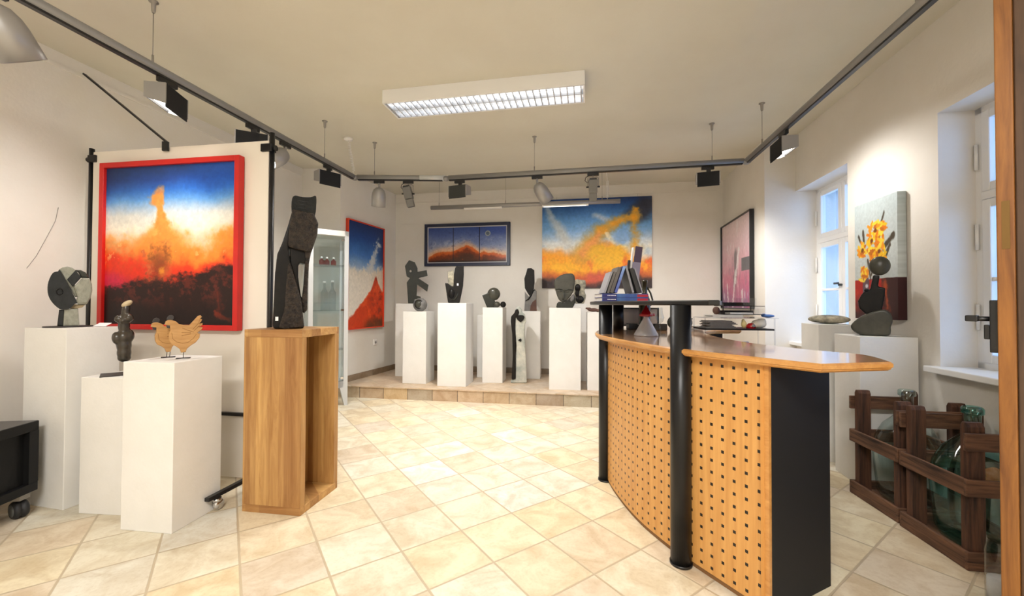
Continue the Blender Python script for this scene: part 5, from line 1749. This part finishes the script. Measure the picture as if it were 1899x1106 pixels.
def column(x, y, r=0.048):
    b = NB()
    lathe(b, [(r, 0.0), (r, 1.248)], 32, (x - CO.x, y - CO.y, 0))
    o = obj('column', b, M['black_gloss'], t)
    b = NB(); lathe(b, [(r + 0.004, 0.0), (r + 0.004, 0.012)], 32, (x - CO.x, y - CO.y, 0)); obj('collar', b, M['black'], o)
column(0.672, 2.935); column(0.822, 1.995)
b = NB(); lathe(b, [(0.044, HT), (0.044, 1.248)], 28, (0.90 - CO.x, 3.46 - CO.y, 0)); obj('column', b, M['black_gloss'], t)
sh_o = dense([(0.88, 1.83), (0.80, 2.0), (0.70, 2.3), (0.635, 2.6), (0.60, 2.9), (0.605, 3.15), (0.66, 3.40), (0.78, 3.60)], 5)
sh_i = dense([(1.06, 3.66), (1.12, 3.5), (1.05, 3.2), (0.99, 2.9), (0.97, 2.6), (0.985, 2.3), (1.035, 2.05), (1.0, 1.96), (0.93, 1.83)], 5)
slab('shelf', sh_o + sh_i, 1.248, 1.272, M['black'], t, step=[(-0.006, 1.247), (0, 1.251), (0, 1.268), (-0.006, 1.272)])

# ------------------------------------------------------------------ things on the counter
ZS = 1.272
def book(name, label, loc, rz, tilt, w, h, th, cover, spine=None, group='books on the counter shelf', cat='book', pages=True):
    """Standing book: local x along its thickness, z up; tilted about y."""
    t = thing(name, label, cat, loc, rz, group)
    R = Matrix.Rotation(tilt, 4, 'Y')
    b = NB()
    box(b, -th / 2, -th / 2 + 0.002, -w / 2, w / 2, 0, h, 0, 0, R); box(b, th / 2 - 0.002, th / 2, -w / 2, w / 2, 0, h, 0, 0, R)
    obj('cover', b, cover, t)
    b = NB(); box(b, -th / 2, th / 2, -w / 2 - 0.001, -w / 2 + 0.002, 0, h, 0, 0, R); obj('spine', b, spine or cover, t)
    b = NB(); box(b, -th / 2 + 0.0022, th / 2 - 0.0022, -w / 2 + 0.003, w / 2 - 0.002, 0.002, h - 0.003, 0, 0, R); obj('pages', b, M['paper'], t)
    return t

BY = 2.90
def flat_book(label, z):
    t = thing('book', label, 'book', (0.768, BY, z), 0.02, 'flat books on the counter shelf')
    w, dpt, th = 0.315, 0.23, 0.026
    b = NB(); box(b, -w / 2, w / 2, -dpt / 2, dpt / 2, 0, 0.0025); box(b, -w / 2, w / 2, -dpt / 2, dpt / 2, th - 0.0025, th)
    obj('cover', b, M['navy_cover'], t)
    b = NB(); box(b, -w / 2 + 0.004, w / 2 - 0.004, -dpt / 2 + 0.002, dpt / 2 - 0.004, 0.0026, th - 0.0026); obj('pages', b, M['paper'], t)
    s_ = NB(); box(s_, -w / 2, w / 2, -dpt / 2 - 0.0015, -dpt / 2 + 0.0015, 0.001, th - 0.001); sp = obj('spine', s_, M['blue_spine'], t)
    s_ = NB(); box(s_, -w / 2 + 0.002, -w / 2 + 0.10, -dpt / 2 - 0.0022, -dpt / 2 - 0.0016, 0.002, th - 0.002); obj('spine_band', s_, M['navy_cover'], sp, label='dark blue band')
    s_ = NB(); box(s_, w / 2 - 0.075, w / 2 - 0.002, -dpt / 2 - 0.0022, -dpt / 2 - 0.0016, 0.004, th - 0.006); obj('spine_band', s_, M['red_cover'], sp, label='red band')
    s_ = NB()
    x = -w / 2 + 0.036
    for wd in (0.006, 0.008, 0.005, 0.012, 0.007, 0.009):
        box(s_, x, x + wd, -dpt / 2 - 0.0027, -dpt / 2 - 0.0022, 0.0105, 0.0155); x += wd + 0.0022
    obj('spine_lettering', s_, M['card'], sp)
flat_book('lower blue book of the two lying flat on the black shelf', ZS)
flat_book('upper blue book of the two lying flat, under the leaning books', ZS + 0.0265)
ZB = ZS + 0.053
# outer to inner, leaning to the right
book('book', 'slim pale book, outermost of those leaning right on the flat books', (0.638, BY, ZB + 0.004), 0.0, 0.33, 0.17, 0.155, 0.012, M['pale_cover'])
book('book', 'dark grey book leaning right, second from the outside', (0.660, BY, ZB + 0.004), 0.0, 0.33, 0.17, 0.155, 0.016, M['dark_cover'], M['grey_cover'])
book('book', 'thick grey book leaning right beside the blue one', (0.684, BY, ZB + 0.006), 0.0, 0.32, 0.18, 0.185, 0.022, M['grey_cover'], M['grey_cover'])
book('book', 'bright blue book leaning right at the middle of the tent of books', (0.709, BY - 0.01, ZB + 0.006), 0.0, 0.32, 0.19, 0.19, 0.018, M['navy_cover'], M['lightblue'])
book('book', 'grey book leaning left against the blue one', (0.833, BY, ZB + 0.006), 0.0, -0.26, 0.18, 0.195, 0.014, M['grey_cover'], M['pale_cover'])
book('book', 'dark book leaning left, outermost of the tent of books', (0.868, BY - 0.01, ZB + 0.008), 0.0, -0.30, 0.18, 0.175, 0.024, M['dark_cover'], M['dark_cover'])
book('book', 'slim pale book leaning left over the dark book', (0.893, BY - 0.01, ZB + 0.006), 0.0, -0.30, 0.18, 0.175, 0.008, M['pale_cover'], M['pale_cover'])
# leaflets in a wire stand
t = thing('leaflet_stand', 'tall mauve leaflets leaning in a wire stand behind the books', 'leaflet stand', (0.90, 3.10, ZS), 0.0)
b = NB()
for x in (-0.05, -0.02, 0.02, 0.05):
    tube(b, [(x, -0.05, 0.002), (x * 0.4 + 0.015, -0.025, 0.125), (x, 0.05, 0.002)], 0.0022, 6)
tube(b, [(-0.035, -0.032, 0.115), (0.06, -0.032, 0.115)], 0.002, 6)
tube(b, [(-0.055, -0.05, 0.003), (0.055, -0.05, 0.003)], 0.002, 6); tube(b, [(-0.055, 0.05, 0.003), (0.055, 0.05, 0.003)], 0.002, 6)
obj('wire_frame', b, M['wire'], t)
R = Matrix.Rotation(0.13, 4, 'Y') @ Matrix.Rotation(-0.04, 4, 'X')
b = NB(); box(b, -0.028, 0.032, -0.032, -0.022, 0.115, 0.30, 0, 0, R); lf = obj('leaflet', b, M['mauve'], t, label='mauve lower cover')
b = NB(); box(b, -0.02, 0.032, -0.0335, -0.021, 0.3, 0.42, 0, 0, R); obj('leaflet_top', b, M['plum'], t, label='plum upper cover')
b = NB(); box(b, -0.040, -0.030, -0.03, 0.0, 0.10, 0.41, 0, 0, R); obj('leaflet', b, M['paper'], t, label='pale edge of a leaflet')
b = NB(); box(b, -0.058, -0.043, -0.02, 0.005, 0.08, 0.31, 0, 0, R); obj('leaflet', b, M['dark_cover'], t, label='dark leaflet')

# dark bottle
t = thing('bottle', 'tall dark bottle on the counter behind the red-topped cone', 'bottle', (1.135, 3.50, HT))
b = NB(); lathe(b, [(0, 0), (0.045, 0), (0.048, 0.01), (0.048, 0.24), (0.030, 0.29), (0.022, 0.31), (0.022, 0.40), (0.025, 0.402), (0.025, 0.418), (0, 0.418)], 24); obj('body', b, M['bottle'], t)
b = NB(); tube(b, [(0.02, 0, 0.36), (0.05, 0, 0.31), (0.068, 0, 0.25), (0.048, 0, 0.2)], 0.008, 8); obj('handle', b, M['bottle'], t)

# cone
t = thing('cone_decanter', 'white ceramic cone with a red conical cap on the glossy worktop', 'decanter', (0.905, 2.76, HT))
b = NB(); lathe(b, [(0, 0), (0.076, 0), (0.080, 0.004), (0.078, 0.012), (0.018, 0.118), (0.016, 0.135), (0, 0.135)], 36); obj('body', b, M['ceramic'], t)
b = NB(); lathe(b, [(0.016, 0.130), (0.044, 0.132), (0.046, 0.146), (0.036, 0.15), (0.004, 0.204), (0, 0.205)], 32); tube(b, [(0.036, 0, 0.14), (0.056, 0, 0.143)], [0.008, 0.01], 10); obj('cap', b, M['red_plastic'], t, label='red conical cap')

# stemmed glass
t = thing('wine_glass', 'clear stemmed glass between the white cone and the black column', 'glass', (1.035, 2.86, HT))
b = NB(); lathe(b, [(0.034, 0.0), (0.034, 0.003), (0.006, 0.008), (0.005, 0.08), (0.02, 0.092), (0.028, 0.12), (0.018, 0.15), (0.016, 0.19)], 22, caps=False); obj('body', b, M['clear'], t)

# monitor
t = thing('monitor', 'small black-framed grey screen standing at the back of the counter', 'monitor', (1.14, 3.66, HT), -0.05)
obj('screen', bxm(-0.155, 0.155, -0.004, 0.0, 0.03, 0.17), M['screen'], t)
b = NB(); box(b, -0.17, 0.17, -0.008, 0.014, 0.17, 0.182); box(b, -0.17, -0.155, -0.008, 0.014, 0.018, 0.17); box(b, 0.155, 0.17, -0.008, 0.014, 0.018, 0.17); box(b, -0.17, 0.17, -0.008, 0.014, 0.018, 0.03); box(b, -0.155, 0.155, 0.0005, 0.014, 0.03, 0.17)
obj('frame', b, M['black'], t)
obj('foot', bxm(-0.08, 0.08, -0.03, 0.05, 0, 0.018, 0.003), M['black'], t)
o = obj('card_terminal', bxm(-0.04, 0.04, -0.03, 0.03, 0, 0.05, 0.006), M['black'], loc=(1.02, 3.48, HT), rotz=0.2)
tag(o, 'small black box between the back column and the white cone', 'device')
o = obj('desk_box', bxm(-0.05, 0.05, -0.03, 0.03, 0, 0.055, 0.006), M['black'], loc=(1.21, 3.34, HT), rotz=-0.1)
tag(o, 'small black box behind the stemmed glass', 'box')

# carved stone and papers on the inner side
t0 = NB(); ell(t0, (0, 0, 0.068), (0.10, 0.06, 0.068))
t = thing('ribbed_stone', 'dark green ribbed stone shell beside the middle black column', 'sculpture', (1.345, 3.28, HT), 0.0)
obj('body', t0, M['stone_dark'], t)
b = NB()
for k in range(4):
    x = 0.0 + 0.022 * k
    tube(b, [(x - 0.01, -0.058, 0.05), (x, -0.059, 0.075), (x + 0.012, -0.048, 0.105)], 0.005, 6)
obj('rib', b, M['stone_mid'], t)

# acrylic stand with shelves behind the counter
t = thing('acrylic_stand', 'clear acrylic shelf stand behind the counter, piled with papers', 'stand', (1.70, 3.08, 0), -0.1)
x0, x1, y0, y1 = -0.28, 0.20, -0.12, 0.13
for zz, nm, xa in ((1.158, 'top_shelf', x0), (0.925, 'lower_shelf', -0.10)):
    obj(nm, bxm(xa, x1 + 0.03, y0, y1, zz - 0.006, zz), M['acrylic'], t)
obj('middle_shelf', bxm(x0, x1, y0, y1, 1.066, 1.078), M['black'], t, label='dark middle shelf')
for x in (x0, x1):
    for y in (y0, y1 - 0.01):
        obj('post', bxm(x, x + 0.007, y, y + 0.01, 0.0 if x > 0 else HT + 0.001, 1.152), M['acrylic'], t)
b = NB(); box(b, x0 + 0.32, x1, y0 + 0.02, y1 - 0.02, 0.0, 0.915); obj('pedestal', b, M['stone_mid'], t, label='grey base block')
AN = -0.1
def st_pt(x, y):
    return Vector((1.70, 3.08)) + Matrix.Rotation(AN, 2) @ Vector((x, y))
def simple(name, label, cat, bm, m, x, y, z, rz=0.0, group=None, **k):
    q = st_pt(x, y)
    o = obj(name, bm, m, loc=(q.x, q.y, z), rotz=AN + rz, **k)
    return tag(o, label, cat, group)
b = NB()
for k in range(5):
    box(b, -0.10 + 0.006 * (k % 3), 0.12 + 0.005 * (k % 2), -0.08, 0.08, 0.004 * k, 0.004 * k + 0.0032)
simple('paper_stack', 'thin stack of white papers on top of the acrylic stand', 'papers', b, M['paper'], -0.12, 0, 1.158)
# letter tray on top
q = st_pt(0.02, 0.02)
t = thing('letter_tray', 'two-tier black letter tray on top of the acrylic stand', 'tray', (q.x, q.y, 1.178), AN)
for zz in (0.0, 0.062):
    b = NB(); box(b, -0.14, 0.14, -0.09, 0.09, zz, zz + 0.004); box(b, -0.15, -0.14, -0.09, 0.09, zz, zz + 0.022); box(b, -0.14, 0.14, 0.082, 0.09, zz + 0.004, zz + 0.03); obj('tray', b, M['black'], t)
obj('backplate', bxm(0.0, 0.15, 0.06, 0.064, 0.07, 0.125), M['acrylic'], t)
obj('backplate', bxm(0.1, 0.145, -0.085, 0.08, 0.004, 0.06), M['acrylic'], t)
b = NB()
for x in (-0.12, 0.08):
    box(b, x, x + 0.006, 0.0, 0.006, 0.004, 0.062)
obj('spacer', b, M['black'], t)
simple('leaflet', 'pale sheets lying in the lower letter tray', 'papers', bxm(-0.09, 0.07, -0.06, 0.05, 0, 0.012), M['paper'], 0.02, 0.02, 1.1822)
b = NB(); ell(b, (0, 0, 0.03), (0.026, 0.022, 0.03)); simple('stone', 'small brown stone beside the letter tray', 'stone', b, M['stone_brown'], -0.155, 0.0, 1.178)
b = NB(); ell(b, (0, 0, 0.012), (0.045, 0.03, 0.012)); ell(b, (-0.03, 0, 0.016), (0.018, 0.016, 0.014)); simple('cloth', 'crumpled blue cloth at the end of the acrylic stand top', 'cloth', b, M['blue_cloth'], 0.195, -0.04, 1.158, bake=(0.005, 1))
# middle shelf
b = NB()
for k in range(8):
    box(b, -0.13 + 0.01 * (k % 3), 0.08 - 0.012 * (k % 4), -0.09, 0.08, 0.007 * k, 0.007 * k + 0.006)
simple('magazine_pile', 'pile of grey magazines on the dark shelf of the acrylic stand', 'magazines', b, M['grey_cover'], -0.12, 0.0, 1.078)
q = st_pt(0.075, -0.04)
t = thing('toy_telephone', 'small red toy with a grey dial on the dark shelf', 'toy', (q.x, q.y, 1.078), AN)
b = NB(); lathe(b, [(0, 0), (0.032, 0), (0.03, 0.02), (0.018, 0.036), (0, 0.038)], 20); obj('body', b, M['red_plastic'], t)
b = NB(); lathe(b, [(0, 0), (0.012, 0), (0.012, 0.004), (0, 0.004)], 16, (0.004, -0.029, 0.02), (0, -1, 0.3)); obj('dial', b, M['wire'], t)
b = NB(); ell(b, (0, 0, 0.028), (0.02, 0.016, 0.028)); ell(b, (-0.004, 0, 0.055), (0.013, 0.011, 0.013)); simple('figurine', 'cream figurine beside the red toy', 'figurine', b, M['yellow'], 0.03, -0.03, 1.078, bake=(0.004, 2))
b = NB(); ell(b, (0, 0, 0.032), (0.052, 0.04, 0.034)); ell(b, (0.02, 0, 0.05), (0.03, 0.03, 0.025)); ell(b, (-0.035, 0, 0.02), (0.03, 0.03, 0.02)); simple('paper_bag', 'crumpled cream paper bag at the end of the dark shelf', 'bag', b, M['bag'], 0.145, -0.01, 1.078, bake=(0.005, 1))
# lower shelf
b = NB(); box(b, -0.06, 0.12, -0.09, 0.08, 0, 0.01); simple('newspaper', 'folded bluish papers on the low glass shelf behind the worktop', 'papers', b, M['paper_blue'], -0.03, -0.01, 0.925)
b = NB(); tube(b, [(-0.06, -0.02, 0.02), (0.10, 0.03, 0.02)], 0.019, 14); simple('rolled_poster', 'rolled white poster on the low glass shelf', 'poster roll', b, M['paper_blue'], -0.02, -0.01, 0.936)
# loose papers on worktop
b = NB()
for k in range(7):
    box(b, -0.06 + 0.008 * (k % 3), 0.06 + 0.006 * (k % 4), -0.08, 0.07, 0.006 * k, 0.006 * k + 0.005, 0, 0, Matrix.Rotation(0.12 * (k % 3), 4, 'Z'))
o = obj('paper_heap', b, M['paper'], loc=(1.47, 3.38, HT), rotz=0.2); tag(o, 'untidy heap of papers beside the ribbed stone', 'papers')

# ------------------------------------------------------------------ crates with demijohns
def crate(label, A, B, dep):
    """A,B: aisle-side corners (far, near); the crate reaches dep towards the window wall."""
    A, B = Vector(A), Vector(B)
    w = (A - B).length
    ang = math.atan2((B - A).y, (B - A).x)
    t = thing('wooden_crate', label, 'crate', (A.x, A.y, 0), ang, 'demijohn crates')
    # local x from far to near along the aisle side, local +y towards the wall
    H_ = 0.69
    for x in (0.0, w - 0.04):
        for y in (0.022, dep - 0.10):
            b = NB()
            prism(b, [(x, 0.0), (x + 0.04, 0.0), (x + 0.04, H_ - 0.02), (x + 0.03, H_), (x + 0.01, H_), (x, H_ - 0.02)], y, y + 0.075, 0.004)
            obj('post', b, M['crate'], t)
    for z0, z1, nm in ((0.345, 0.425, 'side_slat'), (0.0, 0.085, 'bottom_slat')):
        obj(nm, bxm(-0.01, w + 0.005, 0.0, 0.02, z0, z1, 0.004), M['crate_x'], t)
        obj(nm, bxm(-0.01, w + 0.005, dep - 0.02, dep, z0, z1, 0.004), M['crate_x'], t)
    for x in (-0.02, w + 0.002):
        for z0, z1, nm in ((0.56, 0.645, 'end_slat'), (0.345, 0.425, 'end_slat'), (0.0, 0.085, 'end_slat')):
            obj(nm, bxm(x, x + 0.018, 0.0, dep, z0, z1, 0.004), M['crate_h'], t)
    for k in range(5):
        y = 0.03 + (dep - 0.12) * k / 4
        obj('floor_slat', bxm(0.0, w, y, y + 0.06, 0.02, 0.035, 0.003), M['crate_x'], t)
    return t
crate('dark wooden crate holding the paler demijohn, nearer the white plinths', (2.268, 2.745), (2.222, 2.385), 0.40)
crate('dark wooden crate holding the green labelled demijohn, beside the door', (2.205, 2.325), (2.155, 1.965), 0.40)

def demijohn(label, loc, m, lab):
    t = thing('demijohn', label, 'demijohn', loc, 0.0, 'glass demijohns')
    pr = [(0.0, 0.012), (0.08, 0.0), (0.125, 0.012), (0.145, 0.05), (0.152, 0.12), (0.160, 0.22), (0.165, 0.30), (0.152, 0.39), (0.115, 0.47), (0.065, 0.525), (0.036, 0.56), (0.031, 0.60), (0.032, 0.655), (0.040, 0.66), (0.040, 0.69), (0.033, 0.695)]
    b = NB(); lathe(b, pr, 40, caps=False); obj('body', b, m, t, smooth=True)
    b = NB(); lathe(b, [(0.034, 0.655), (0.043, 0.66), (0.043, 0.685), (0.036, 0.692)], 24, caps=False); obj('lip', b, m, t)
    if lab:
        b = NB()
        rows = []
        for (r, z) in ((0.1655, 0.33), (0.156, 0.375), (0.138, 0.425)):
            rows.append([b.verts.new(((r + 0.002) * math.cos(a), (r + 0.002) * math.sin(a), z + 0.01 * math.sin(9 * a))) for a in np.linspace(-2.45, -1.75, 8)])
        for A_, B_ in zip(rows, rows[1:]):
            for k in range(7):
                b.faces.new((A_[k], A_[k + 1], B_[k + 1], B_[k]))
        bmesh.ops.solidify(b, geom=b.faces[:], thickness=0.001)
        obj('paper_label', b, M['label_paper'], t, label='torn brown paper label')
demijohn('pale clear glass demijohn in the crate nearer the white plinths', (2.445, 2.54, 0.036), M['pale_glass'], False)
demijohn('green-tinted glass demijohn with a torn brown label in the crate beside the door', (2.38, 2.12, 0.036), M['teal'], True)
t = thing('glass_jar', 'small glass jar on the floor partly hidden by the open door', 'jar', (2.055, 1.72, 0))
b = NB(); lathe(b, [(0, 0.0), (0.05, 0.0), (0.055, 0.01), (0.056, 0.22), (0.05, 0.25), (0.05, 0.27)], 24, caps=False); obj('body', b, M['clear'], t)
b = NB(); lathe(b, [(0, 0), (0.05, 0), (0.05, 0.10), (0, 0.10)], 20, (0, 0, 0.006)); obj('contents', b, M['paper'], t)

# ------------------------------------------------------------------ black trolley at the left edge
TC = Vector((-2.81, 2.445))
ta = Vector((-0.025, -0.99)).normalized()
t = thing('media_trolley', 'black low media trolley on castors at the left edge', 'trolley', (TC.x, TC.y, 0), math.atan2(-(0.14), -0.99))
# local x points left along the back, local y towards the camera side
hx = 0.9; hy = 0.42
zt, zb2 = 0.548, 0.14
obj('top', bxm(0, hx, 0, hy, zt - 0.055, zt, 0.003), M['tv_side'], t)
obj('top_sheet', bxm(0.004, hx - 0.004, 0.004, hy - 0.004, zt, zt + 0.0015), M['tv_top'], t)
obj('bottom', bxm(0, hx, 0, hy, zb2, zb2 + 0.05, 0.003), M['tv_side'], t)
b = NB(); box(b, 0, 0.03, 0, 0.055, zb2 + 0.05, zt - 0.055); box(b, 0, 0.03, hy - 0.03, hy, zb2 + 0.05, zt - 0.055); box(b, 0.03, 0.05, 0.02, hy - 0.03, zb2 + 0.05, zt - 0.055)
obj('side_panel', b, M['tv_side'], t)
obj('back_panel', bxm(0.05, hx, 0.0, 0.02, zb2 + 0.05, zt - 0.055), M['tv_side'], t)
obj('side_panel', bxm(hx - 0.03, hx, 0.02, hy, zb2 + 0.05, zt - 0.055), M['tv_side'], t)
for x, y in ((0.05, 0.05), (0.05, hy - 0.05), (hx - 0.05, 0.05), (hx - 0.05, hy - 0.05)):
    b = NB()
    lathe(b, [(0, -0.03), (0.042, -0.03), (0.05, -0.02), (0.05, -0.008), (0.044, -0.004), (0.044, 0.004), (0.05, 0.008), (0.05, 0.02), (0.042, 0.03), (0, 0.03)], 24, (x, y, 0.05), (0.5, 0.85, 0))
    cs = obj('castor', b, M['rubber'], t)
    b = NB(); lathe(b, [(0, -0.032), (0.034, -0.032), (0.034, 0.032), (0, 0.032)], 20, (x, y, 0.05), (0.5, 0.85, 0)); obj('hub', b, M['hub'], cs)
    b = NB(); box(b, x - 0.03, x + 0.03, y - 0.03, y + 0.03, 0.105, zb2, 0.003); obj('mount', b, M['wire'], cs)

# thin wire on the left wall
lwv = (LW1 - LW0).normalized(); lwn = Vector((lwv.y, -lwv.x))
def lwp(y, z, off=0.004):
    q = LW0 + lwv * ((y - LW0.y) / lwv.y) + lwn * off
    return (q.x, q.y, z)
b = NB(); tube(b, [lwp(2.99, 1.946), lwp(2.975, 1.844), lwp(2.93, 1.72), lwp(2.876, 1.576), lwp(2.827, 1.484)], 0.0016, 6)
o = obj('wall_wire', b, M['wire']); tag(o, 'thin grey wire curving down the wall left of the panel', 'wire')

# ------------------------------------------------------------------ world and render look
wd = bpy.data.worlds.new('world'); SC.world = wd
wd.use_nodes = True
bg = wd.node_tree.nodes['Background']
bg.inputs[0].default_value = (0.27, 0.52, 1.0, 1)
bg.inputs[1].default_value = 3.6
vs = SC.view_settings
vs.view_transform = 'Standard'
vs.look = 'None'
vs.gamma = 1.0
vs.use_curve_mapping = False
vs.exposure = 0.55
SC.display_settings.display_device = 'sRGB'
SC.cycles.max_bounces = 10
SC.cycles.transparent_max_bounces = 24
SC.cycles.caustics_reflective = False
SC.cycles.caustics_refractive = False
SC.cycles.sample_clamp_indirect = 6.0
